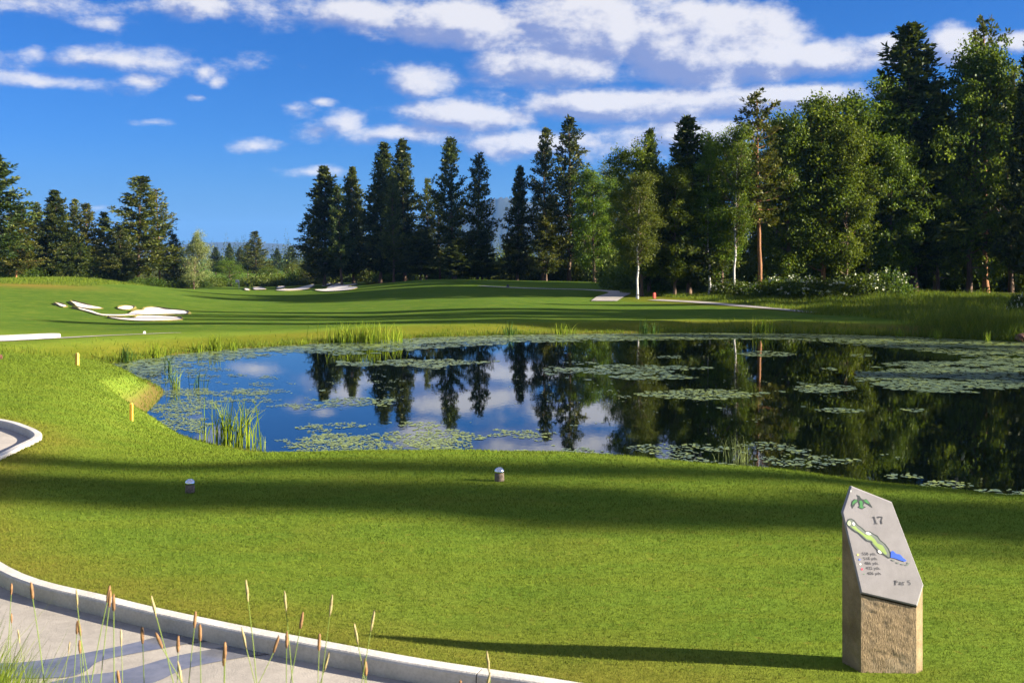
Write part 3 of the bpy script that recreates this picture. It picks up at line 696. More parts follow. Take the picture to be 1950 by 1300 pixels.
KINDS = {
 'fir': ([conifer(s, Rr=3.3, cs=c_, whorl=w_, per=6, dens=1.15, droop=d_, power=p_, irr=i_, clump=k_) for s, c_, w_, d_, p_, i_, k_ in
          ((1, .10, .40, .22, .80, .5, .40), (2, .13, .46, .15, .70, .75, .46), (3, .09, .42, .28, .88, .6, .42), (4, .15, .50, .12, .66, .85, .50), (5, .12, .44, .20, .78, .9, .44))], 20., 3.3, 'bark', 'fir'),
 'pine': ([conifer(s, Rr=2.9, cs=.20, whorl=.50, per=5, dens=1.0, droop=.15, irr=.7, power=.72, clump=.46) for s in (11, 12, 13, 14)], 20., 2.9, 'bark', 'fir'),
 'ponderosa': ([conifer(s, Rr=2.8, cs=.36, whorl=.72, per=4, dens=.95, droop=.12, irr=.75, power=.55, clump=.46, sp=(.40, .085)) for s in (21, 22)], 20., 2.8, 'orange', 'pine'),
 'snag': ([conifer(31, Rr=1.5, cs=.2, whorl=.75, per=4, dens=.8, irr=.8, power=.5)], 20., 1.5, 'bark', 'fir'),
 'lit_pine': ([conifer(s, Rr=3.0, cs=.14, whorl=.5, per=5, dens=1.0, droop=.15, irr=.75, power=.7, clump=.5) for s in (41, 42)], 20., 3.0, 'orange', 'pine'),
 'cottonwood': ([broadleaf(s, ncl=720, Rr=4.6, leaf=.25, per=38, cs=.12, forks=9) for s in (51, 52, 53)], 18., 4.6, 'bark', 'leaf'),
 'birch': ([broadleaf(s, ncl=420, Rr=3.0, cs=.34, trunk=.15, leaf=.18, per=36, up=.9) for s in (61, 62)], 18., 3.0, 'birch', 'birchleaf'),
 'willow': ([broadleaf(71, H=10, Rr=4.2, cs=.08, ncl=330, shape=.7, trunk=.2)], 10., 4.2, 'bark', 'paleleaf'),
 'round': ([broadleaf(s, H=10, Rr=4.0, cs=.12, ncl=260, shape=.8, trunk=.2) for s in (81, 82)], 10., 4.0, 'bark', 'leaf')}
_use = {}
def tree(name, kind, px, top, D, wpx, label, group=None, bark=None, leafm=None, base=None, xy=None, lean=0.0, var=None):
    meshes, H0, R0, bk, lf = KINDS[kind]; i = _use.get(kind, 0); _use[kind] = i + 1; tm, lm, cm = meshes[(i if var is None else var) % len(meshes)]
    x, y = ((px - CX) / F * D, D) if xy is None else xy
    z = float(terrain(x, y)[0]) - .08
    H = (CZ - (top - YH) / F * y) - z; s = H / H0; sw = (wpx / F * y) / (2 * R0 * (.86 if kind in ('fir', 'pine', 'lit_pine') else .90))
    RT = np.random.default_rng(int(abs(x) * 991 + y * 37)); root = empty(name, (x, y, z), RT.uniform(0, 6.28), (sw, sw, s)); tag(root, label, 'tree', group)
    root.rotation_euler = (RT.normal() * .018, RT.normal() * .018 + lean, root.rotation_euler[2])
    # a trunk keeps a natural thickness whatever the crown's spread
    for nm, me, mt in (('trunk', tm, bark or bk), ('limbs', lm, 'bark' if (bark or bk) == 'birch' else bark or bk), ('crown', cm, leafm or lf)):
        o = obj(nm, me, None, root)
        if not me.materials: me.materials.append(None)
        o.material_slots[0].link = 'OBJECT'; o.material_slots[0].material = M[mt]
        if nm == 'trunk': k = .8 * (s / sw) ** .5 if sw > 0 else 1; o.scale = (max(k, .55), max(k, .55), 1)
    return root
T = tree
# left stand
T('pine_tree', 'pine', -14, 295, 150, 125, 'tall dark pine cut off by the left edge of the photo')
T('pine_tree', 'lit_pine', 30, 392, 160, 80, 'broad pine just right of the pine at the left edge')
T('fir_tree', 'pine', 72, 385, 188, 52, 'slim grey green conifer between the edge pine and the pointed dark fir')
T('fir_tree', 'fir', 106, 362, 172, 88, 'pointed dark fir standing tallest behind the crest of the left mound', var=0)
T('pine_tree', 'pine', 138, 380, 190, 48, 'narrow conifer touching the right side of the pointed dark fir', leafm='pine')
T('pine_tree', 'lit_pine', 167, 388, 182, 62, 'loose topped pine second right of the pointed dark fir')
T('pine_tree', 'pine', 198, 404, 188, 58, 'shorter conifer directly left of the big double pine', leafm='pine')
T('pine_tree', 'lit_pine', 262, 335, 185, 118, 'biggest bushy pine of the left stand', bark='bark')
T('pine_tree', 'ponderosa', 304, 360, 192, 62, 'ragged pine with bare orange stem right of the biggest bushy pine')
T('pine_tree', 'lit_pine', 330, 446, 198, 44, 'small pine left of the pale rounded willow')
T('fir_tree', 'fir', 232, 430, 176, 56, 'low dark fir in front of the biggest bushy pine on its left')
T('fir_tree', 'fir', 52, 455, 170, 60, 'low dark fir behind the left mound near the edge pine')
T('fir_tree', 'fir', 150, 462, 174, 55, 'low dark fir at the foot of the loose topped pine')
T('willow_tree', 'willow', 369, 456, 174, 64, 'pale silvery rounded willow right of the left stand')
# middle distance
T('pine_tree', 'lit_pine', 489, 440, 320, 46, 'clump topped pine standing alone in the middle distance gap', bark='bark')
T('pine_tree', 'pine', 472, 462, 330, 30, 'shorter pine leaning on the left of the lone pine in the gap', leafm='pine')
for i, (px, tp_, D, w, lab) in enumerate([(411, 470, 420, 26, 'small dark conifer rising just right of the pale willow'), (437, 463, 470, 24, 'small dark conifer midway between willow and lone pine'), (456, 470, 450, 22, 'small dark conifer left of the lone pine in the gap'),
        (528, 472, 460, 26, 'small dark conifer right of the lone pine in the gap'), (553, 468, 500, 26, 'small dark conifer below the first tall conifers of the centre group')]):
    T('fir_tree', 'fir', px, tp_, D, w, lab, 'small conifers in the far gap')
T('round_tree', 'round', 440, 503, 245, 66, 'bright green rounded tree behind the flag')
T('round_tree', 'round', 512, 512, 260, 44, 'green rounded tree right of the lone pine foot')
T('round_tree', 'round', 560, 508, 250, 46, 'olive rounded tree left of the first tall conifer', leafm='birchleaf')
T('round_tree', 'round', 597, 500, 225, 60, 'olive bushy tree behind the many armed far bunker', leafm='birchleaf')
# centre group
T('fir_tree', 'fir', 618, 316, 190, 100, 'broad based conifer furthest left in the centre group', var=0)
T('fir_tree', 'pine', 651, 352, 186, 52, 'slimmer conifer second from left in the centre group')
T('fir_tree', 'fir', 673, 318, 196, 72, 'round shouldered conifer third from left in the centre group', leafm='pine')
T('fir_tree', 'fir', 724, 271, 190, 88, 'tall dark conifer fourth from left in the centre group', var=0)
T('fir_tree', 'fir', 771, 262, 192, 84, 'tall pointed conifer left of the gap in the centre group', var=2)
T('fir_tree', 'pine', 750, 330, 186, 50, 'lower conifer wedged between the two tallest left centre conifers', leafm='pine')
T('fir_tree', 'pine', 812, 340, 190, 44, 'small topped conifer right of the tall pointed centre conifer', leafm='pine')
T('snag_tree', 'snag', 838, 378, 192, 30, 'thin ragged conifer in the middle of the centre group')
T('pine_tree', 'pine', 864, 262, 186, 76, 'ragged topped pine right of the middle of the centre group')
T('pine_tree', 'pine', 909, 292, 184, 62, 'narrow conifer at the left side of the blue mountain gap')
T('fir_tree', 'fir', 800, 440, 182, 76, 'low dense fir filling the foot of the centre group on the left')
T('fir_tree', 'fir', 868, 452, 178, 70, 'low dense fir filling the foot of the centre group in the middle')
T('fir_tree', 'fir', 918, 440, 182, 66, 'low dense fir below the blue mountain gap')
T('fir_tree', 'fir', 985, 314, 182, 62, 'narrow conifer at the right side of the blue mountain gap', var=2)
T('pine_tree', 'pine', 1034, 246, 184, 66, 'slender tall pine left of the tallest centre pine')
T('pine_tree', 'lit_pine', 1084, 222, 180, 92, 'tallest bushy pine of the centre group', bark='bark', leafm='fir')
T('pine_tree', 'lit_pine', 1040, 400, 176, 60, 'low pine at the foot of the slender tall pine', bark='bark')
T('broadleaf_tree', 'cottonwood', 1132, 338, 168, 96, 'sunlit leafy tree right of the tallest centre pine')
T('broadleaf_tree', 'birch', 1160, 322, 176, 70, 'pale topped leafy tree left of the right wood', bark='bark')
T('broadleaf_tree', 'round', 985, 470, 215, 70, 'pale green leafy tree low behind the right side of the mountain gap', leafm='birchleaf')
T('broadleaf_tree', 'round', 700, 498, 225, 70, 'olive bush seen between trunks left of the centre group', leafm='birchleaf')
# right wood, front
T('fir_tree', 'fir', 1236, 243, 112, 84, 'pointed fir rising from leafy trees at the left of the right wood', var=2)
T('broadleaf_tree', 'cottonwood', 1222, 288, 106, 118, 'leafy tree around the pointed fir at the left of the right wood')
T('birch_tree', 'birch', 1214, 338, 102, 104, 'pale green birch with white trunk at the wood edge near the path bend')
T('fir_tree', 'fir', 1312, 218, 107, 140, 'broad dark fir left of the open pine with the reddish stem', var=2)
T('broadleaf_tree', 'birch', 1350, 300, 105, 92, 'thin leafy tree between the broad dark fir and the open pine', leafm='leaf')
T('birch_tree', 'birch', 1398, 248, 104, 90, 'leaning white trunked tree left of the open pine', leafm='leaf')
T('pine_tree', 'ponderosa', 1447, 176, 105, 112, 'tall open pine with reddish stem in front of the right wood', leafm='pine')
T('broadleaf_tree', 'cottonwood', 1505, 240, 110, 140, 'leafy tree right of the open pine')
T('broadleaf_tree', 'cottonwood', 1570, 214, 111, 180, 'large leafy tree with orange stem midway along the right wood', bark='orange')
T('broadleaf_tree', 'cottonwood', 1652, 190, 114, 180, 'large leafy tree left of the tallest fir')
T('fir_tree', 'fir', 1742, 45, 117, 235, 'tallest dark fir of the right wood', var=0)
T('fir_tree', 'pine', 1782, 150, 120, 80, 'side top of conifer hugging the right of the tallest fir')
T('pine_tree', 'ponderosa', 1878, 34, 116, 110, 'open topped pine showing above the leafy tree at right')
T('broadleaf_tree', 'cottonwood', 1845, 120, 115, 175, 'sunlit leafy tree with crooked dark trunk at the right')
T('broadleaf_tree', 'cottonwood', 1925, 150, 119, 150, 'leafy tree at the right edge of the photo')
T('fir_tree', 'fir', 1968, 66, 112, 120, 'dark conifer cut by the right edge of the photo')
T('broadleaf_tree', 'cottonwood', 1285, 330, 105, 100, 'leafy tree filling in left of the broad dark fir')
T('broadleaf_tree', 'cottonwood', 1375, 275, 107, 110, 'leafy tree filling in right of the broad dark fir')
T('broadleaf_tree', 'cottonwood', 1612, 262, 110, 120, 'leafy tree in front between the two large leafy trees')
T('broadleaf_tree', 'cottonwood', 1690, 280, 112, 120, 'leafy tree in front of the tallest fir on its left')
T('broadleaf_tree', 'cottonwood', 1785, 300, 115, 110, 'lower leafy tree in front of the tallest fir on its right')
# further trees of the right wood, seen between and behind the front ones
gB = 'trees deeper in the right wood'
for px, tp_, D, w, kd in [(1200, 360, 150, 90, 'cottonwood'), (1265, 330, 150, 100, 'fir'), (1290, 350, 140, 90, 'cottonwood'), (1360, 300, 145, 90, 'fir'), (1420, 290, 140, 110, 'cottonwood'), (1480, 280, 145, 110, 'fir'),
        (1540, 270, 140, 120, 'cottonwood'), (1600, 250, 135, 120, 'fir'), (1630, 230, 140, 120, 'cottonwood'), (1690, 230, 130, 120, 'fir'), (1700, 190, 128, 120, 'cottonwood'), (1800, 180, 128, 130, 'fir'), (1870, 150, 130, 130, 'fir'), (1940, 160, 130, 140, 'fir'), (1110, 420, 190, 80, 'fir'), (1150, 400, 190, 80, 'fir')]:
    T('fir_tree' if kd == 'fir' else 'broadleaf_tree', kd, px, tp_, D, w, 'shadowy conifer standing deeper in the right wood' if kd == 'fir' else 'shadowy leafy tree standing deeper in the right wood', gB + (' (conifers)' if kd == 'fir' else ' (leafy)'))
# the wood goes on to the right beyond the frame; these throw the long shadows on fairway, pond and tee
gO = 'trees beyond the right edge of the photo'
for x, y, h, w, kd in [(60, 84, 20, 6, 'fir'), (74, 88, 20, 7, 'pine'), (64, 72, 19, 5.5, 'pine'), (84, 76, 21, 6, 'pine'),
        (86, 104, 22, 7, 'pine'), (60, 56, 18, 5.5, 'pine'), (48, 51, 10, 5, 'round'), (52, 37, 14, 5.0, 'pine'),
        (40, 4.15, 20.5, 3.2, 'fir'), (52, 4.65, 23, 1.7, 'pine'), (39, 63, 24, 4, 'fir'), (45, 66.5, 25, 3.8, 'pine'), (41, 70.5, 24, 4, 'fir'), (48, 73, 25, 4, 'pine'), (39.5, 78, 23, 4.5, 'fir')]:
    s = float(terrain(x, y)[0]); T('pine_tree' if kd in ('pine', 'fir') else 'broadleaf_tree', kd, 0, YH - (s + h - CZ) * F / y, y, w * F / y, 'conifer beyond the right edge of the photo' if kd in ('pine', 'fir') else 'leafy tree beyond the right edge of the photo', gO, xy=(x, y))
# shrubs
BU = [bush(s, ncl=80) for s in (1, 2, 3)]
def shrub(px, base, D, w, h, label, group=None, leafm='shrub', flowers=0):
    x = (px - CX) / F * D; z = float(terrain(x, D)[0]) - .05; i = _use.get('shrub', 0); _use['shrub'] = i + 1; st, fo = BU[i % 3]
    root = empty('shrub', (x, D, z), R.uniform(0, 6.28), (w / 4.2, w / 4.2, h / 1.9)); tag(root, label, 'shrub', group)
    for nm, me, mt in (('stems', st, 'bark'), ('foliage', fo, leafm)):
        o = obj(nm, me, None, root)
        if not me.materials: me.materials.append(None)
        o.material_slots[0].link = 'OBJECT'; o.material_slots[0].material = M[mt]
    if flowers:
        rg = np.random.default_rng(900 + i); u = unit(rg.normal(size=(flowers, 3))); u[:, 2] = np.abs(u[:, 2]) * .8 + .25; u = unit(u); c = u * np.array([2.05, 2.05, 1.85]) * rg.uniform(.85, 1.02, flowers)[:, None]
        m = 5; cc = np.repeat(c, m, 0) + rg.normal(size=(flowers * m, 3)) * .05; V, Q, tv = sprays(cc, rg.normal(size=(flowers * m, 3)), .17, .08, rg, np.ones(flowers * m)); obj('blossom', mesh_np('blossom', V, None, Q), M['flower'], root)
gs = 'flowering shrubs at the foot of the right wood'
for px, D, w, h, lab, fl in [(1392, 104, 4.5, 1.6, 'white flowered shrub at the foot of the leaning white trunk', 25), (1480, 99, 6, 2.2, 'white flowered shrub right of the open pine stem', 24), (1525, 97, 6, 2.2, 'white flowered shrub left of the orange stem', 24), (1575, 96, 6, 1.9, 'white flowered shrub below the orange stem', 20),
        (1640, 99, 6, 2.4, 'white flowered shrub right of the orange stem', 16), (1690, 100, 5, 2.6, 'white flowered shrub left of the crooked trunk foot', 30), (1945, 74, 2.0, 1.6, 'pale umbel topped plant at the right edge', 40), (1430, 103, 4, 1.3, 'low white flowered shrub left of the open pine stem', 30)]:
    shrub(px, 0, D, w, h, lab, gs, 'shrub', fl)
gd = 'dark undergrowth shrubs below the right wood'
rg = np.random.default_rng(77)
for k, px in enumerate(np.linspace(1190, 1945, 30)):
    D = float(np.interp(px, [1190, 1450, 1600, 1750, 1950], [116, 114, 116, 118, 120])) + rg.uniform(0, 14)
    shrub(px + rg.normal() * 8, 0, D, rg.uniform(5.5, 9), rg.uniform(2.0, 4.6), 'dark leafy undergrowth shrub below the right wood', gd)
gm = 'shrubs behind the far green'
for px, D, w, h, lm in [(415, 235, 7, 2.5, 'shrub'), (405, 225, 6, 2.2, 'birchleaf'), (485, 235, 9, 3, 'birchleaf'), (515, 240, 9, 2.6, 'birchleaf'), (545, 236, 8, 2.8, 'birchleaf'), (575, 232, 9, 4, 'shrub'), (605, 230, 9, 4, 'birchleaf'), (640, 225, 8, 3.5, 'birchleaf'), (680, 225, 8, 3.5, 'birchleaf'), (720, 222, 8, 3.2, 'birchleaf'), (380, 215, 6, 2, 'shrub')]:
    shrub(px, 0, D, w, h, 'olive green shrub in the hedge behind the far green', gm, lm)
gc = 'undergrowth below the centre trees'
for px, D, w, h in [(945, 192, 8, 4), (965, 200, 9, 5), (1000, 195, 9, 5), (1020, 200, 8, 4), (1050, 195, 8, 4), (1090, 195, 8, 5), (1120, 185, 9, 6), (1150, 178, 8, 5), (1180, 160, 8, 5), (770, 200, 8, 4), (740, 205, 8, 4), (840, 196, 8, 5), (890, 190, 8, 5)]:
    shrub(px, 0, D, w, h, 'leafy undergrowth below the centre trees', gc, 'shrub' if px < 940 else 'birchleaf')
gl = 'undergrowth behind the left mound'
for px, D, w, h in [(20, 165, 7, 3.2), (60, 168, 7, 3), (95, 172, 8, 3.5), (130, 174, 8, 3.2), (180, 176, 8, 3), (215, 178, 7, 3), (250, 182, 6, 2.4), (290, 186, 6, 2), (330, 190, 6, 2)]:
    shrub(px, 0, D, w, h, 'dark green undergrowth behind the left mound', gl)
# far forest, one mass
def far_forest():
    rg = np.random.default_rng(5); Vs, Qs, Ts, off = [], [], [], 0
    n = 900; px = rg.uniform(-700, 2700, n); D = rg.uniform(430, 1000, n); H = rg.uniform(11, 21, n)
    for i in range(n):
        x = (px[i] - CX) / F * D[i]; z0 = -4.6; h = H[i]; m = 110; t = rg.random(m) ** .8; r = .17 * h * (1 - t) * (.5 + .6 * rg.random(m)) + .15; a = rg.uniform(0, 6.28, m)
        c = np.column_stack([x + r * np.cos(a), D[i] + r * np.sin(a), z0 + h * (.05 + .95 * t)]); d = np.column_stack([np.cos(a), np.sin(a), rg.normal(.1, .5, m)])
        V, Q, tv = sprays(c, d, 1.2 * (1.15 - t), .45 * (1.15 - t), rg, np.clip(rg.normal(.4, .2, m) + rg.normal() * .15, 0, 1)); Vs.append(V); Qs.append(Q + off); Ts.append(tv); off += len(V)
    o = obj('far_forest', mesh_np('far_forest', np.vstack(Vs), None, np.vstack(Qs), False, {'tint': np.concatenate(Ts)}), M['fir']); tag(o, 'distant dark conifer forest below the ridge', kind='stuff')
far_forest()

# ------------------------------------------------------------------ stone hole sign
M['plate'] = simple('sign_plate_grey', (.215, .21, .23), .6, .10, 9.0, 0.0, .15, 200.0)
M['ink'] = simple('sign_ink', (.028, .032, .045), .6, .1)
def m_stone():
    m, nt, b = new_mat('split_stone'); tcn = nt.nodes.new('ShaderNodeTexCoord'); o = N(nt, tcn.outputs['Object'])
    v = vmath(nt, 'MULTIPLY', o, (150, 150, 42)); n = noise(nt, v, 1.0, 6, .7, dist=.5); n2 = noise(nt, o, 5.0, 4, .6)
    c = mixc(nt, n.ss(.33, .68), (.13, .095, .06), (.40, .30, .18)); c = mixc(nt, n2.ss(.45, .75) * .45, c, (.24, .23, .19))
    setc(nt, b, c); b.inputs['Roughness'].default_value = .92; bump(nt, b, n, .8, .007); return m
def m_smooth_stone():
    m, nt, b = new_mat('sawn_stone'); p = geo_pos(nt); n = noise(nt, p, 7.0, 5, .65)
    setc(nt, b, mixc(nt, n.ss(.3, .7), (.15, .11, .055), (.26, .20, .11))); b.inputs['Roughness'].default_value = .85; bump(nt, b, noise(nt, p, 55.0, 5, .7), .45, .01); return m
M['stone'] = m_stone(); M['sawn'] = m_smooth_stone()
HX = np.array([(1.866, 6.205), (1.926, 6.057), (2.230, 6.057), (2.281, 6.10), (2.157, 6.248), (1.931, 6.261)])
def plane_z(x, y): return .452 - .237 * (x - 1.926) + 2.67 * (y - 6.057)
PN = np.array((.237, -2.67, 1.0)); PN /= np.linalg.norm(PN)
def on_plate(px, py, off=0.0):
    u, v = (px - CX) / F, (py - YH) / F        # ray (u, 1, -v) from the eye
    p0 = np.array((1.926, 6.057, .452)) + PN * off; d = np.array((u, 1.0, -v)); o = np.array((0, 0, CZ))
    return o + d * ((p0 - o) @ PN) / (d @ PN)
def sign():
    base = np.array((2.07, 6.15, 0.0)); root = empty('hole_sign', tuple(base))
    tag(root, 'squat stone hole sign with slanted grey plate marked 17 and Par 5', 'sign')
    rg = np.random.default_rng(8); zb = -.08
    # column: each side a grid so that the split faces are uneven
    V, Q, Mi = [], [], []
    for i in range(6):
        a, b = HX[i], HX[(i + 1) % 6]; w = np.linalg.norm(b - a); nu = max(3, int(w / .012)); nv = 60; e = (b - a) / w; nn = np.array((e[1], -e[0]))
        if nn @ ((a + b) / 2 - HX.mean(0)) < 0: nn = -nn
        o0 = len(V); rough = .0010 if i == 1 else .002
        h = rg.normal(size=(nv + 1, nu + 1))
        for _ in range(2): h = (h + np.roll(h, 1, 0) + np.roll(h, -1, 0) + np.roll(h, 1, 1) + np.roll(h, -1, 1)) / 2.6
        for r in range(nv + 1):
            for c in range(nu + 1):
                p = a + (b - a) * c / nu; zt = plane_z(*p) - .012; z = zb + (zt - zb) * r / nv
                edge = min(c, nu - c, 3) / 3 * min(nv - r, 3) / 3; dp = h[r, c] * rough * edge * .8
                q = p + nn * dp; V.append((q[0] - base[0], q[1] - base[1], z))
        for r in range(nv):
            for c in range(nu):
                k = o0 + r * (nu + 1) + c; Q.append((k, k + 1, k + nu + 2, k + nu + 1)); Mi.append(0 if i in (1, 4) else 1)
    me = bpy.data.meshes.new('stone_column'); me.from_pydata(V, [], Q); me.materials.append(M['stone']); me.materials.append(M['sawn']); me.polygons.foreach_set('material_index', Mi)
    me.polygons.foreach_set('use_smooth', [True] * len(Q)); me.update(); o = bpy.data.objects.new('stone_column', me); C.objects.link(o); o.parent = root
    # plate: bevelled slab on the slanted cut
    cen = HX.mean(0); rings = []
    for grow, off in ((.985, -.014), (1.012, -.012), (1.012, .004), (.985, .010)):
        r_ = []
        for p in HX:
            q = cen + (p - cen) * grow; b = np.array((q[0], q[1], plane_z(*q))) + PN * off; r_.append(tuple(b - base))
        rings.append(r_)
    V = [v for r_ in rings for v in r_]; Q = [(i * 6 + k, i * 6 + (k + 1) % 6, (i + 1) * 6 + (k + 1) % 6, (i + 1) * 6 + k) for i in range(3) for k in range(6)] + [tuple(range(18, 24)), tuple(range(5, -1, -1))]
    me = bpy.data.meshes.new('face_plate'); me.from_pydata(V, [], Q); me.update(); pl = obj('face_plate', me, M['plate'], root)
    off0 = .0112
    def poly(name, pts, mat, off=off0, smooth=0, parent=pl):
        from mathutils.geometry import tessellate_polygon
        if smooth: pts = catmull(pts, smooth, True)
        P3 = [on_plate(x, y, off) - base for x, y in pts]; T_ = tessellate_polygon([[Vector((x, y, 0)) for x, y in pts]])
        me = bpy.data.meshes.new(name); me.from_pydata([tuple(p) for p in P3], [], [tuple(t) for t in T_]); me.update()
        if me.polygons[0].normal @ Vector(PN) < 0: me.flip_normals()
        return obj(name, me, mat, parent)
    z1 = lambda L: [(1590 + x / 10.833, 915 + y / 10.833) for x, y in L]; z2 = lambda L: [(1590 + x / 10.833, 1035 + y / 10.833) for x, y in L]
    G = simple('sign_green', (.03, .20, .05), .6, .1); DG = simple('sign_dark', (.015, .03, .035), .6, .1); FW = simple('sign_fairway', (.24, .36, .09), .6, .1)
    RG = simple('sign_rough_grey', (.13, .16, .15), .6, .1); WH = simple('sign_white', (.75, .75, .75), .6, .05); BLU = simple('sign_blue', (.015, .09, .62), .5, .1); PG = simple('sign_pale_green', (.42, .55, .33), .6, .05)
    # flying bird emblem
    em = poly('emblem', z1([(440, 290), (500, 305), (550, 370), (590, 385), (650, 375), (710, 440), (780, 560), (690, 500), (600, 450), (585, 520), (640, 540), (560, 585), (470, 545), (505, 510), (480, 430), (430, 470), (360, 575), (335, 500), (350, 420), (400, 375), (470, 385), (475, 330)]), DG)
    for L in ([(350, 500), (365, 430), (410, 390), (460, 395), (450, 430), (400, 465)], [(590, 400), (650, 385), (700, 440), (715, 480), (650, 455)], [(500, 420), (540, 400), (570, 440), (570, 520), (600, 545), (555, 570), (500, 545), (515, 500)]):
        poly('emblem_green', z1(L), G, off0 + .0006, parent=em)
    # map of the hole
    mp = poly('hole_map', z1([(240, 860), (270, 790), (330, 770), (400, 810), (470, 900), (560, 965), (640, 1040), (720, 1040), (800, 1090), (880, 1130), (940, 1220), (1040, 1300)]) + z2([(1110, 90), (1150, 180), (1160, 290), (1100, 300), (1000, 230), (900, 190), (860, 130), (750, 0)]) + z1([(740, 1270), (640, 1240), (560, 1170), (480, 1090), (400, 1050), (320, 990), (260, 930)]), DG)
    poly('map_rough', z1([(255, 865), (285, 805), (330, 790), (390, 830), (450, 910), (550, 985), (630, 1060), (720, 1060), (790, 1110), (860, 1150), (920, 1230), (1010, 1300)]) + z2([(1085, 100), (1125, 200), (1130, 270), (1100, 270), (1010, 210), (910, 165), (870, 110), (770, 0)]) + z1([(760, 1250), (650, 1220), (575, 1150), (490, 1070), (410, 1030), (335, 970), (275, 915)]), RG, off0 + .0005, parent=mp)
    poly('map_fairway', z1([(320, 930), (370, 940), (420, 930), (470, 990), (560, 1060), (630, 1110), (740, 1130), (820, 1200), (880, 1290)]) + z2([(980, 30), (1020, 90), (1080, 210), (1040, 220), (960, 150), (880, 80), (800, 0)]) + z1([(760, 1230), (650, 1195), (560, 1110), (460, 1040), (380, 985)]), FW, off0 + .001, parent=mp)
    poly('map_green', z1([(255, 880), (270, 835), (310, 830), (335, 880), (310, 920), (275, 915)]), PG, off0 + .001, 3, mp)
    for L in (z1([(360, 860), (395, 855), (415, 900), (395, 925), (365, 900)]), z1([(635, 1065), (690, 1055), (750, 1100), (700, 1115), (650, 1095)]), z2([(885, 140), (920, 130), (965, 180), (940, 200), (895, 175)])): poly('map_bunker', L, WH, off0 + .0015, 3, mp)
    poly('map_pond', z2([(1150, 160), (1200, 140), (1260, 200), (1350, 220), (1400, 280), (1480, 340), (1440, 365), (1330, 330), (1250, 300), (1150, 280)]), BLU, off0 + .0015, parent=mp)
    for L in ([(1160, 310), (1220, 330), (1240, 360), (1180, 345)], [(1270, 365), (1330, 385), (1310, 410), (1270, 395)], [(1370, 400), (1430, 410), (1420, 435), (1360, 420)], [(1480, 370), (1545, 400), (1500, 450), (1440, 440), (1500, 405)]): poly('map_mark', z2(L), RG, off0 + .001, parent=mp)
    # lettering: stroke built serif letters
    def strokes(name, segs, ox, oy, s, shear, parent=pl):
        V, Q = [], []
        for (x0, y0, x1, y1, w) in segs:
            a, b = np.array((x0, y0)), np.array((x1, y1)); e = (b - a) / np.linalg.norm(b - a); n = np.array((-e[1], e[0])) * w / 2; k = len(V)
            for q in (a + n, b + n, b - n, a - n):
                X = ox + s * q[0] - shear * s * q[1]; Y = oy - s * q[1]; V.append(tuple(on_plate(X, Y, off0 + .0002 * (1 + len(Q) % 5)) - base))
            Q.append((k, k + 1, k + 2, k + 3))
        me = bpy.data.meshes.new(name); me.from_pydata(V, [], Q); me.update(); return obj(name, me, M['ink'], parent)
    g1 = [(.28, 0, .28, 1, .20), (.02, .04, .54, .04, .09), (.28, .95, .06, .84, .10)]
    g7 = [(.0, .94, .62, .94, .14), (.05, 1.0, .03, .74, .09), (.60, .92, .30, .42, .13), (.30, .45, .25, .0, .20)]
    gP = [(.18, 0, .18, .98, .2), (.0, .04, .38, .04, .09), (.0, .95, .5, .95, .1), (.5, .95, .66, .84, .14), (.66, .86, .66, .62, .16), (.66, .64, .5, .5, .12), (.52, .5, .18, .5, .09)]
    ga = [(.10, .58, .30, .66, .12), (.30, .66, .46, .58, .12), (.46, .6, .46, .05, .16), (.46, .38, .16, .3, .1), (.12, .32, .12, .1, .15), (.12, .08, .44, .12, .1), (.46, .04, .6, .04, .09)]
    gr = [(.16, 0, .16, .66, .16), (.0, .04, .36, .04, .09), (.0, .64, .16, .64, .09), (.2, .5, .36, .64, .1), (.36, .64, .5, .56, .15)]
    g5 = [(.12, .96, .58, .96, .13), (.14, .98, .1, .52, .10), (.1, .55, .36, .6, .1), (.36, .6, .56, .46, .14), (.56, .48, .56, .2, .15), (.56, .2, .36, .03, .12), (.36, .03, .06, .1, .11)]
    sh = lambda g, dx: [(a + dx, b, c + dx, d, w) for a, b, c, d, w in g]
    strokes('number_17', sh(g1, 0) + sh(g7, .78), 1664.5, 997, 14.2, .30)
    strokes('par_text', sh(gP, 0) + sh(ga, .92) + sh(gr, 1.72) + sh(g5, 2.9), 1703.5, 1113.2, 8.8, .12)
    # yardage lines with a coloured dot each
    cols = [(.70, .62, .18), (.10, .18, .60), (.80, .78, .78), (.72, .06, .12), (.12, .25, .10)]
    for k, (zx, zy, tx, ty, txt) in enumerate([(475, 222, 560, 232, '558 yds.'), (508, 322, 590, 330, '518 yds.'), (525, 417, 615, 427, '486 yds.'), (560, 520, 645, 528, '432 yds.'), (600, 622, 670, 636, '406 yds.')]):
        cx_, cy_ = 1590 + zx / 10.833, 1035 + zy / 10.833; rr = 2.0 if k < 4 else 1.0
        poly('tee_dot', [(cx_ + rr * math.cos(t), cy_ + rr * math.sin(t)) for t in np.linspace(0, 6.28, 13)[:-1]], simple('tee_dot_%d' % k, cols[k], .6, .05))
        cu = bpy.data.curves.new('yards', 'FONT'); cu.body = txt; tmp = bpy.data.objects.new('yards', cu); me = bpy.data.meshes.new_from_object(tmp); bpy.data.objects.remove(tmp); bpy.data.curves.remove(cu)
        n = len(me.vertices); co = np.zeros(n * 3); me.vertices.foreach_get('co', co); co = co.reshape(-1, 3); s = 27.5 / max(co[:, 0].max(), 1e-3); X0, Y0 = 1590 + tx / 10.833, 1035 + ty / 10.833
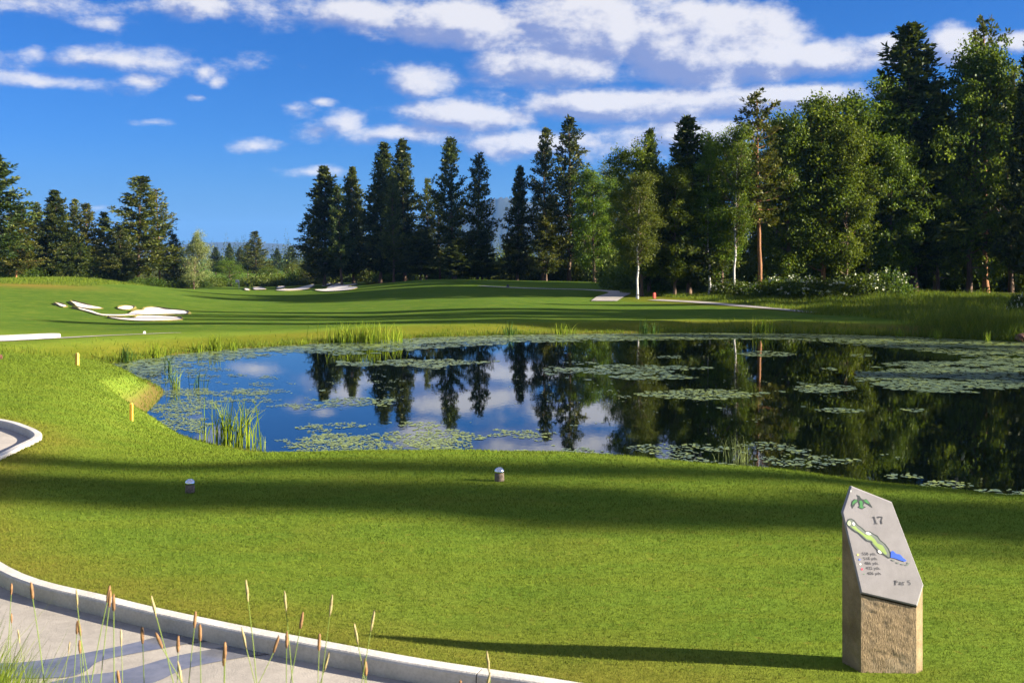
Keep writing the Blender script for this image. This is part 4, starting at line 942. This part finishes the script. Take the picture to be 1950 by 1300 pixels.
        nv = np.array([on_plate(X0 + s * a - .2 * s * b, Y0 - s * b * .95, off0) - base for a, b, _ in co]); me.vertices.foreach_set('co', nv.ravel().astype(np.float32)); me.materials.clear(); me.update(); me.name = 'yardage_text'
        obj('yardage_text', me, M['ink'], pl)
    poly('screw', [(1620.3 + 1.4 * math.cos(t) * .8, 934.5 + 2.2 * math.sin(t)) for t in np.linspace(0, 6.28, 9)[:-1]], WH)
sign()

# ------------------------------------------------------------------ tee markers, stakes, flag and other small things
def lathe(name, prof, mat, parent=None, loc=None, seg=18, smooth=True):
    V = []; k = len(prof)
    for i in range(seg):
        a = 2 * math.pi * i / seg
        for r, z in prof: V.append((r * math.cos(a), r * math.sin(a), z))
    Q = [(i * k + j, ((i + 1) % seg) * k + j, ((i + 1) % seg) * k + j + 1, i * k + j + 1) for i in range(seg) for j in range(k - 1)]
    return obj(name, mesh_np(name, V, None, Q, smooth), mat, parent, loc)
M['chrome'] = simple('polished_steel', (.75, .78, .82), .16, .05, 3.0, 1.0)
M['post'] = simple('marker_stone', (.17, .135, .11), .9, .35, 40.0, 0, .6, 120.0)
def tee_marker(px, py, label):
    p = hit(px, py); r = empty('tee_marker', (p[0], p[1], p[2] - .01)); tag(r, label, 'tee marker', 'tee markers on the lawn')
    s = p[1] / 11.0
    # short stone post with a domed metal cap
    lathe('post', [(0, 0), (.047 * s, 0), (.049 * s, .02), (.047 * s, .06), (.045 * s, .098 * s), (0, .098 * s)], M['post'], r, None, 8, False)
    lathe('cap', [(.040 * s, .094 * s), (.050 * s, .098 * s), (.051 * s, .108 * s), (.046 * s, .124 * s), (.033 * s, .138 * s), (.016 * s, .146 * s), (0, .148 * s)], M['chrome'], r)
tee_marker(951, 915.5, 'round topped metal capped tee marker right of centre, partly in sun')
tee_marker(362, 937.5, 'round topped metal capped tee marker on the left, in the shade')
M['yellow'] = simple('yellow_paint', (.72, .40, .06), .55, .12, 20.0); M['red'] = simple('red_paint', (.55, .05, .03), .5, .1, 20.0); M['white'] = simple('white_paint', (.78, .75, .72), .5, .05, 20.0)
M['darkbox'] = simple('dark_metal', (.02, .025, .04), .5, .2, 20.0); M['rust'] = simple('reddish_stone', (.12, .05, .035), .9, .4, 6.0, 0, .7, 30.0)
def box_stake(name, px, py, D, w, h, mat, label, cat, pointed=True):
    if D is None: p = hit(px, py)
    else: p = at(px, py, D); p[2] = terrain(p[0], p[1])[0]
    a = w / 2; b = a * .8; V = [(x * a, y * a, -.1) for x, y in ((-1, -1), (1, -1), (1, 1), (-1, 1))] + [(x * a, y * a, h - a) for x, y in ((-1, -1), (1, -1), (1, 1), (-1, 1))] + [(x * b * .6, y * b * .6, h) for x, y in ((-1, -1), (1, -1), (1, 1), (-1, 1))]
    Q = [(i * 4 + k, i * 4 + (k + 1) % 4, (i + 1) * 4 + (k + 1) % 4, (i + 1) * 4 + k) for i in range(2) for k in range(4)] + [(8, 9, 10, 11), (3, 2, 1, 0)]
    me = bpy.data.meshes.new(name); me.from_pydata(V, [], Q); me.update(); o = obj(name, me, mat, None, tuple(p)); o.rotation_euler = (0, 0, R.uniform(-.4, .4)); tag(o, label, cat); return o
p = hit(250, 801); box_stake('hazard_stake', 250, 801, None, .055 * p[1] / 22, 34 / F * p[1], M['yellow'], 'yellow wooden hazard stake on the near left bank of the pond', 'stake')
box_stake('hazard_stake', 147, 690, 36, .09, 18 / F * 36 + .12, M['yellow'], 'yellow hazard stake further back by the reeds at the left end of the pond', 'stake')
p = hit(1245, 568); box_stake('red_stake', 1246, 568, None, .22, 11 / F * p[1], M['red'], 'small red stake by the far path below the birch', 'stake')
p = hit(275, 635); box_stake('distance_marker', 275, 635, None, .12, 4.5 / F * p[1], M['white'], 'small pale marker post beside the thin left path', 'marker')
p = hit(2, 684); box_stake('red_marker', 1, 684, None, .12, 9 / F * p[1], M['rust'], 'small reddish tee marker at the left edge of the photo', 'tee marker')
p = hit(967, 548); box_stake('utility_box', 967, 547.5, None, .32, .36, M['darkbox'], 'small dark box beside the far bending path', 'box')
def flag():
    p = hit(455, 549.5); r = empty('golf_flag', tuple(p)); tag(r, 'white golf flag on a thin stick on the far green', 'flag'); h = 17 / F * p[1]
    lathe('flagstick', [(.045, -.05), (.04, h), (0, h + .01)], M['white'], r, None, 6)
    V = []; nx, ny = 7, 4
    for i in range(nx):
        for j in range(ny): V.append((-.02 - .62 * i / (nx - 1), .08 * math.sin(i * 1.1) * i / nx, h - .02 - .5 * j / (ny - 1) - .05 * i / nx))
    Q = [(i * ny + j, (i + 1) * ny + j, (i + 1) * ny + j + 1, i * ny + j + 1) for i in range(nx - 1) for j in range(ny - 1)]
    me = mesh_np('flag_cloth', V, None, Q, True); o = obj('flag_cloth', me, M['white'], r); md = o.modifiers.new('thick', 'SOLIDIFY'); md.thickness = .01
flag()
def rock(px, py, D, s, label):
    import bmesh
    bm = bmesh.new(); bmesh.ops.create_icosphere(bm, subdivisions=3, radius=1); rg = np.random.default_rng(4)
    for v in bm.verts:
        c = v.co; k = 1 + .18 * math.sin(c.x * 3.1 + 1) * math.cos(c.y * 2.7) + .1 * math.sin(c.z * 5 + c.x * 4); v.co = Vector((c.x * k, c.y * k, c.z * k * .75))
    me = bpy.data.meshes.new('rock'); bm.to_mesh(me); bm.free(); p = at(px, py, D); p[2] = float(terrain(p[0], p[1])[0]) + s * .35; o = obj('rock', me, M['rust'], None, tuple(p)); o.scale = (s, s, s); tag(o, label, 'rock')
rock(1946, 640, 58.5, .36, 'reddish boulder on the shore at the right edge')

# ------------------------------------------------------------------ reeds
def blades(n, rg, spread, h, w, bendy=.28, segs=4, asym=(1, 1)):
    """curved leaf blades standing in a clump"""
    b = rg.normal(size=(n, 2)) * spread * np.array(asym) * .5; a = rg.uniform(0, 6.28, n); H = h * rg.uniform(.45, 1.08, n); lean = rg.normal(size=n) * .09 + .05; bd = np.abs(rg.normal(size=n)) * bendy
    t = np.linspace(0, 1, segs + 1); V = []; dr = np.column_stack([np.cos(a), np.sin(a)]); fc = rg.uniform(0, 6.28, n); f = np.column_stack([np.cos(fc), np.sin(fc)])
    off = (lean[:, None] * t + bd[:, None] * t ** 3) * H[:, None]; ww = w * rg.uniform(.7, 1.3, n)[:, None] * np.array([.8, 1.0, .9, .6, .05])[None, :segs + 1] * .5
    P_ = np.stack([b[:, None, 0] + dr[:, None, 0] * off, b[:, None, 1] + dr[:, None, 1] * off, H[:, None] * t * (1 - .25 * bd[:, None] * t)], -1)
    L = P_.copy(); Rr_ = P_.copy(); L[..., :2] += f[:, None] * ww[..., None]; Rr_[..., :2] -= f[:, None] * ww[..., None]
    V = np.stack([L, Rr_], 2).reshape(-1, 3); k = (np.arange(n) * (segs + 1) * 2)[:, None] + np.arange(segs)[None] * 2
    Q = np.stack([k, k + 1, k + 3, k + 2], -1).reshape(-1, 4); return V, Q, np.repeat(rg.random(n), (segs + 1) * 2)
def reeds(name, px, py, h_px, w_px, n, label, mat='cattail', cat='reeds', group='reed clumps in and around the pond', bw=None, depth=.5):
    p = onwater(px, py); rg = np.random.default_rng(int(px * 7 + py)); s = p[1] / F
    V, Q, t = blades(n, rg, w_px * s * .55, h_px * s, bw or max(.016, 1.0 * s * 1.1), .25, 4, (1, depth))
    o = obj(name, mesh_np(name, V, None, Q, False, {'tint': t}), M[mat], None, (p[0], p[1], p[2] - .04)); tag(o, label, cat, group); return o
reeds('cattail_clump', 442, 850, 108, 78, 120, 'largest bright cattail clump in the near left water', bw=.024)
reeds('cattail_clump', 333, 740, 50, 22, 34, 'slim cattail clump off the tip of the left bank')
reeds('cattail_clump', 372, 738, 44, 46, 22, 'sparse dark reeds just right of the slim cattail clump', 'cattail_dark')
reeds('cattail_clump', 240, 690, 44, 24, 60, 'dark reed clump at the far left corner of the pond', 'cattail_dark')
reeds('cattail_clump', 297, 681, 38, 34, 60, 'yellow green reed clump right of the dark corner reeds')
reeds('cattail_clump', 373, 671, 32, 26, 36, 'small yellow green reed clump second along the far left shore')
reeds('cattail_clump', 409, 668, 40, 26, 60, 'taller yellow green reed clump third along the far left shore')
reeds('cattail_clump', 445, 667, 26, 20, 26, 'short reed tuft fourth along the far left shore')
reeds('cattail_clump', 577, 656, 16, 22, 24, 'very short reed tuft left of the broad cattail stand')
reeds('cattail_stand', 690, 653, 46, 122, 330, 'broad bright cattail stand on the far shore below the fairway', depth=.35)
reeds('cattail_clump', 755, 650, 32, 20, 40, 'small tuft at the right end of the broad cattail stand')
reeds('cattail_clump', 970, 638, 30, 36, 44, 'dim reed clump on the far shore below the centre trees', 'cattail_dark')
reeds('cattail_clump', 1070, 637, 30, 36, 50, 'reed clump on the far shore left of the path bend')
reeds('cattail_clump', 1228, 636, 30, 30, 44, 'reed clump on the far shore below the birch', 'cattail_dark')
reeds('cattail_clump', 1455, 635, 38, 30, 60, 'reed clump on the far shore below the open pine')
reeds('cattail_clump', 1715, 641, 20, 20, 30, 'short bright reed tuft on the far right shore')
reeds('cattail_clump', 1785, 645, 24, 22, 36, 'bright reed tuft beside the bare bank at right')
reeds('cattail_clump', 1880, 650, 28, 16, 24, 'upright reeds near the right edge boulder')
reeds('grass_tussock', 1392, 880, 58, 62, 34, 'pale spiky grass tussock at the near water edge', 'palegrass', bw=.009)
reeds('cattail_clump', 495, 855, 40, 26, 14, 'few low reeds right of the largest cattail clump')
reeds('cattail_clump', 392, 838, 46, 10, 7, 'lone thin reeds left of the largest cattail clump')
reeds('cattail_clump', 293, 822, 40, 16, 9, 'few thin reeds by the near yellow stake')
reeds('cattail_clump', 322, 705, 44, 14, 14, 'thin reeds in the pads at the left end of the pond', 'cattail_dark')

# ------------------------------------------------------------------ lily pads and pond weed
def pads():
    rg = np.random.default_rng(21); Cn, Rd, Tn = [], [], []
    def noisef(x, y, s, seed):
        r = np.random.default_rng(seed); v = 0
        for k in range(5): a = r.uniform(0, 6.28); f = s * (1.7 ** k); v = v + np.sin((x * math.cos(a) + y * math.sin(a)) * f + r.uniform(0, 6.28)) / (1.25 ** k)
        return v / 2.2
    def patch(px0, px1, py0, py1, dens, rad, tone, thr=-.2, ns=.9, edge=True):
        a, b = onwater((px0 + px1) / 2, py0), onwater((px0 + px1) / 2, py1); y0, y1 = b[1], a[1]; u0, u1 = (px0 - CX) / F, (px1 - CX) / F; ym = (y0 + y1) / 2
        rad = rad * .52; n = int((y1 - y0) * (u1 - u0) * ym * dens * 2.7); y = rg.uniform(y0, y1, n); u = rg.uniform(u0, u1, n); x = u * y
        e = ((u - (u0 + u1) / 2) / ((u1 - u0) / 2)) ** 2 + ((y - ym) / ((y1 - y0) / 2)) ** 2 if edge else np.zeros(n)
        f = noisef(x, y * 1.8, ns, 5) + (1 - e) * .9 - (.45 if edge else 0); k = (f > thr) & (e < 1.25 if edge else True); ins = inside(x, y, POND); k &= ins
        m = k.sum(); Cn.append(np.column_stack([x[k], y[k]])); Rd.append(rad * np.exp(rg.normal(0, .32, m))); Tn.append(np.clip(rg.normal(tone, .2, m), 0, 1))
    # along the far shore
    sx = [p[0] for p in SHORE_PX]; sy = [p[1] for p in SHORE_PX]
    for k in range(60):
        p0 = 215 + k * 30; yb = np.interp(p0 + 15, sx, sy); th = np.interp(p0, [215, 350, 560, 640, 780, 1000, 1500, 1650, 1950], [34, 22, 13, 22, 20, 14, 10, 19, 34])
        patch(p0, p0 + 30, yb - 1, yb + th * .55, 14, .20, .6, -.9, edge=False); patch(p0, p0 + 30, yb + th * .5, yb + th * 1.1, 12, .18, .5, .25, edge=False)
    for a in [(640, 950, 682, 703, 22, .13, .6), (615, 762, 756, 778, 26, .10, .65), (1035, 1360, 692, 723, 20, .13, .45), (1040, 1150, 688, 698, 16, .13, .4), (1170, 1505, 741, 763, 26, .11, .65), (1388, 1512, 668, 679, 14, .14, .45),
              (1512, 1630, 724, 748, 22, .12, .5), (1630, 1990, 688, 748, 26, .14, .4, -.55), (1800, 2000, 680, 708, 20, .14, .4), (1535, 1645, 777, 789, 26, .10, .45), (1715, 1760, 777, 785, 26, .10, .45), (1250, 1300, 676, 682, 14, .12, .4), (1620, 1660, 674, 680, 14, .12, .4), (1560, 1600, 700, 706, 14, .12, .4),
              (1665, 1760, 901, 917, 40, .08, .6), (1750, 1850, 915, 930, 40, .08, .6), (1840, 1990, 932, 950, 40, .09, .5), (1300, 1340, 655, 660, 10, .15, .4)]: patch(*a)
    # pond weed of the near left water
    for a in [(500, 1060, 803, 866, 50, .068, .95, .05, 1.4), (520, 900, 825, 862, 75, .055, 1.0, -.1, 1.2), (272, 420, 735, 832, 70, .06, .92, .1), (300, 560, 735, 765, 40, .07, .75, .1, 1.4), (420, 620, 705, 800, 30, .07, .7, .62, 1.6), (1040, 1720, 842, 892, 40, .075, .55, .2, 1.4), (480, 620, 768, 785, 36, .07, .8, 0), (340, 470, 690, 735, 24, .09, .55, .2, 1.4), (210, 420, 686, 735, 20, .10, .5, .15, 1.1), (600, 800, 700, 790, 14, .06, .6, .75, 1.6), (800, 1700, 700, 850, 3, .06, .5, .75, 1.6)]: patch(*a)
    c = np.vstack(Cn); r = np.concatenate(Rd); t = np.concatenate(Tn); n = len(c); m = 6; a = np.linspace(0, 2 * np.pi, m + 1)[:-1][None] + rg.uniform(0, 6.28, n)[:, None]
    rr_ = r[:, None] * rg.uniform(.8, 1.1, (n, m)); X = c[:, 0:1] + rr_ * np.cos(a); Y = c[:, 1:2] + rr_ * np.sin(a); Z = WZ + .005 + rg.uniform(0, .009, (n, 1)) + rg.normal(size=(n, m)) * .0015
    cz = np.full((n, 1), WZ + .007) + rg.uniform(0, .006, (n, 1)); V = np.concatenate([np.stack([c[:, 0:1], c[:, 1:2], cz], -1), np.stack([X, Y, np.broadcast_to(Z, X.shape)], -1)], 1).reshape(-1, 3)
    k = (np.arange(n) * (m + 1))[:, None]; j = np.arange(m - 0)[None]; T_ = np.stack([np.broadcast_to(k, (n, m)), k + 1 + j, k + 1 + (j + 1) % m], -1).reshape(-1, 3)
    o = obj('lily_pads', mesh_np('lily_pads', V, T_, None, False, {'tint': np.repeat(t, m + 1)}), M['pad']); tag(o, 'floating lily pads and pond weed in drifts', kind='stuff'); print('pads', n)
pads()

# ------------------------------------------------------------------ turf blades near the camera, rough grass, far bank grass
def strip_mesh(x, y, z, h, w, lean, rg):
    n = len(x); a = rg.uniform(0, 6.28, n); f = np.column_stack([np.cos(a), np.sin(a)]) * w[:, None] * .5; d = rg.normal(size=(n, 2)) * (lean * h)[:, None]
    b = np.column_stack([x, y]); V = np.stack([np.column_stack([b - f, z]), np.column_stack([b + f, z]), np.column_stack([b + d, z + h])], 1).reshape(-1, 3)
    return V, np.arange(n * 3).reshape(-1, 3), np.repeat(rg.random(n), 3)
def lawn():
    rg = np.random.default_rng(31); n = 600000
    y = 4.7 * (46 / 4.7) ** rg.random(n); u = rg.uniform(-.49, .49, n); x = u * y
    z, d, w, s = terrain(x, y, True); k = (d > .2) & (s < -.11) & ~((d < .55) & (x < -8) & (y > 27) & (y < 41))
    # keep what the camera's side of the crest can see
    k &= ~((y > 15.5) & (x > -4))
    x, y, z, d = x[k], y[k], z[k], d[k]; m = len(x)
    h = (.010 + .0011 * y) * rg.uniform(.5, 1.35, m) + .05 * np.exp(-(d / .7) ** 2) * rg.random(m); wd = .00075 * y * rg.uniform(.7, 1.3, m)
    V, T_, t = strip_mesh(x, y, z - .004, h, wd, np.full(m, .55), rg)
    rough = np.repeat(.45 * (1 - sstep(.2, .8, d)), 3); dry = np.repeat(.45 * (1 - sstep(.1, .6, d)) + .55 * np.exp(-((s[k] + .1) / .55) ** 2), 3); zr = np.zeros(m * 3)
    o = obj('lawn_grass', mesh_np('lawn_grass', V, T_, None, False, {'tint': t, 'rough': rough, 'dry': dry, 'shore': zr, 'forest': zr}), M['lawn_blade']); tag(o, 'short mown grass blades of the tee lawn', kind='stuff')
lawn()
def rough_grass():
    rg = np.random.default_rng(33); X, Y, Hh, Wd = [], [], [], []
    def add(x, y, h, w): X.append(x); Y.append(y); Hh.append(h); Wd.append(w)
    # far shore fringe
    n = 42000; i = rg.integers(0, len(POND), n); p = POND[i] + (POND[(i + 1) % len(POND)] - POND[i]) * rg.random((n, 1)); o = rg.exponential(.55, n) * rg.choice([-.15, 1], n, p=[.15, .85])
    tn = POND[(i + 1) % len(POND)] - POND[i]; nn = np.column_stack([tn[:, 1], -tn[:, 0]]); nn /= (np.linalg.norm(nn, axis=1)[:, None] + 1e-9)
    q = p + nn * .2; inn = inside(q[:, 0], q[:, 1], POND); nn[inn] *= -1; q = p + nn * o[:, None]; keep = (q[:, 1] > 43) & (np.abs(q[:, 0]) < 34)
    patchy = .5 + .5 * np.sin(q[:, 0] * 1.9) * np.sin(q[:, 0] * .61 + 1); patchy = np.where(q[:, 0] > 8, patchy + .45, patchy * .55 + .15); keep &= rg.random(n) < patchy
    q = q[keep]; add(q[:, 0], q[:, 1], rg.uniform(.12, .38, len(q)) * np.where(q[:, 0] > 8, 1.25, .8), np.full(len(q), .035))
    # near shore fringe on the left bank
    n = 5000; i = rg.integers(0, len(POND), n * 4); p = POND[i] + rg.normal(size=(n * 4, 2)) * .22; keep = (p[:, 1] < 45) & (p[:, 1] > 25) & (p[:, 0] < -5) & ~inside(p[:, 0], p[:, 1], POND); p = p[keep]; add(p[:, 0], p[:, 1], rg.uniform(.04, .16, len(p)), np.full(len(p), .018))
    # grass mat in the corner by the second yellow stake
    n = 1500; x = rg.normal(-17.3, .9, n); y = rg.normal(43.6, .9, n); add(x, y, rg.uniform(.25, .6, n), np.full(n, .035))
    # long grass of the right bank and below the wood
    n = 60000; px = rg.uniform(1180, 1990, n); near = np.interp(px, [1180, 1300, 1550, 1750, 1990], [112, 101, 76, 68, 60]); far = np.interp(px, [1180, 1450, 1600, 1750, 1990], [122, 114, 108, 106, 106]); y = near + (far - near) * rg.random(n) ** 1.1; x = (px - CX) / F * y
    g = .5 + .5 * np.sin(x * .9 + y * .33) * np.sin(y * .7 - x * .4); k = rg.random(n) < .25 + .75 * g; x, y, g = x[k], y[k], g[k]; sc_ = np.interp(x, [8, 20, 30], [.6, .8, 1.2]); add(x, y, rg.uniform(.15, .55, len(x)) * sc_ * (.6 + .6 * g), np.full(len(x), .05))
    # tall stuff at the right edge
    n = 6000; x = rg.normal(26.8, 1.6, n); y = rg.normal(62.5, 2.2, n); k = ~inside(x, y, POND); x, y = x[k], y[k]; add(x, y, rg.uniform(.4, 1.3, len(x)), np.full(len(x), .04))
    # mound top on the left
    n = 9000; x = rg.uniform(-62, -44, n); y = rg.uniform(112, 134, n); add(x, y, rg.uniform(.1, .3, n), np.full(n, .06))
    x, y, h, w = (np.concatenate(v) for v in (X, Y, Hh, Wd)); V, T_, t = strip_mesh(x, y, terrain(x, y) - .02, h, w, np.full(len(x), .35), rg)
    o = obj('rough_grass', mesh_np('rough_grass', V, T_, None, False, {'tint': t}), M['rough_blade']); tag(o, 'unmown grass along the pond shore and below the wood', kind='stuff')
rough_grass()
# ------------------------------------------------------------------ bank grass and seeding stems in front of the path
def bank_grass():
    rg = np.random.default_rng(37); n = 60000; y = rg.uniform(3.2, 6.2, n); x = rg.uniform(-3.6, .4, n); s = path_mask(x, y); k = (s > pathw(x, y) + .02) & (s < pathw(x, y) + 2.2); x, y = x[k], y[k]; m = len(x)
    V, T_, t = strip_mesh(x, y, terrain(x, y) - .02, rg.uniform(.08, .34, m), np.full(m, .007), np.full(m, .35), rg)
    o = obj('bank_grass', mesh_np('bank_grass', V, T_, None, False, {'tint': t}), M['rough_blade']); tag(o, 'long sunlit grass on the bank in the bottom left corner', kind='stuff')
bank_grass()
M['stalk'] = m_blade('grass_stalk', (.16, .24, .05), (.22, .28, .08), .2, .3); M['seedhead'] = simple('brown_seed_head', (.20, .11, .05), .9, .35, 60.0); M['paleseed'] = simple('pale_seed_head', (.30, .25, .13), .9, .3, 60.0)
def stem_kind(seed, pale):
    rg = np.random.default_rng(seed); k = 9; t = np.linspace(0, 1, k); b = rg.normal() * .12; P_ = np.column_stack([b * t ** 2, rg.normal() * .03 * t ** 2, t]); a, q = tubes([(P_, np.linspace(.0020, .0011, k))], 5)
    # one narrow leaf low on the stalk
    lf = np.array([(0, 0, .3), (.004, .03, .42), (0, .09, .52), (-.004, .03, .42)]); a2 = np.vstack([a, lf]); q2 = np.vstack([q, [[len(a), len(a) + 1, len(a) + 2, len(a) + 3]]])
    st = mesh_np('stalk', a2, None, q2, True, {'tint': np.full(len(a2), rg.random())}); hl = .048 if not pale else .062; top = P_[-1]; d = unit(P_[-1] - P_[-3])
    prof = [(0, .0010), (.08, .0036), (.3, .0046), (.7, .0042), (.92, .0028), (1, .0006)] if not pale else [(0, .001), (.2, .0026), (.5, .0036), (.8, .0026), (1, .0005)]
    pts = np.array([top + d * hl * (u - .05) for u, r in prof]); a, q = tubes([(pts, np.array([r for u, r in prof]))], 7); a = a + rg.normal(size=a.shape) * .0006; return st, mesh_np('seed_head', a, None, q, True)
SK = [stem_kind(s, False) for s in (1, 2, 3)] + [stem_kind(s, True) for s in (4, 5)]
def stems():
    rg = np.random.default_rng(41)
    L = [(15, 1117, 0), (102, 1124, 0), (138, 1140, 0), (181, 1152, 0), (229, 1160, 0), (163, 1108, 4), (27, 1175, 0), (135, 1205, 0), (208, 1205, 0), (163, 1225, 0), (310, 1190, 0), (343, 1175, 0), (392, 1205, 0), (343, 1222, 1), (440, 1220, 0), (385, 1133, 4), (484, 1103, 4), (452, 1185, 2), (483, 1190, 0), (513, 1217, 0), (585, 1110, 4), (605, 1105, 4), (635, 1155, 3), (600, 1232, 1), (575, 1225, 3), (500, 1215, 3), (720, 1268, 1), (768, 1207, 3), (812, 1245, 4), (100, 1240, 3), (270, 1265, 1), (388, 1265, 2), (415, 1250, 3), (300, 1275, 2), (435, 1245, 0), (250, 1240, 3), (70, 1210, 3), (955, 1275, 4), (905, 1290, 1)]
    for px, py, k in L:
        # rooted on the bank, where a stalk of ordinary height (0.35 to 0.8 m) reaches this high
        Ds = np.linspace(3.0, 5.2, 45); X = (px - CX) / F * Ds; Z = CZ - (py - YH) / F * Ds; s = path_mask(X, Ds); g = terrain(X, Ds); w = pathw(X, Ds); hh = Z - g; ok = s > w + .05
        if not ok.any(): continue
        q = int(np.argmin(np.where(ok, np.abs(hh - (.60 if k < 3 else .72)), 9))); best = (0, np.array((X[q], Ds[q], Z[q])), g[q], hh[q])
        if best is None: continue
        c, p, g, h = best; h = min(max(h, .3), 1.05); st, hd = SK[k]; pale = k >= 3
        r = empty('weed_plant', (p[0], p[1], g - .02), rg.uniform(0, 6.28), (1, 1, h)); r.rotation_euler = (rg.normal() * .09, rg.normal() * .09, rg.uniform(0, 6.28))
        tag(r, 'tall weed with pale seed head before the path' if pale else 'thin weed with brown seed head before the path', 'weed', 'pale headed weeds before the path' if pale else 'brown headed weeds before the path')
        for nm, me, mt in (('stalk', st, 'stalk'), ('seed_head', hd, 'paleseed' if pale else 'seedhead')):
            o = bpy.data.objects.new(nm, me); C.objects.link(o); o.parent = r
            if not me.materials: me.materials.append(M[mt])
            if nm == 'seed_head': z0 = .94; o.scale = (1, 1, 1 / h); o.location = (0, 0, 1 - 1 / h)
stems()

number_labels()
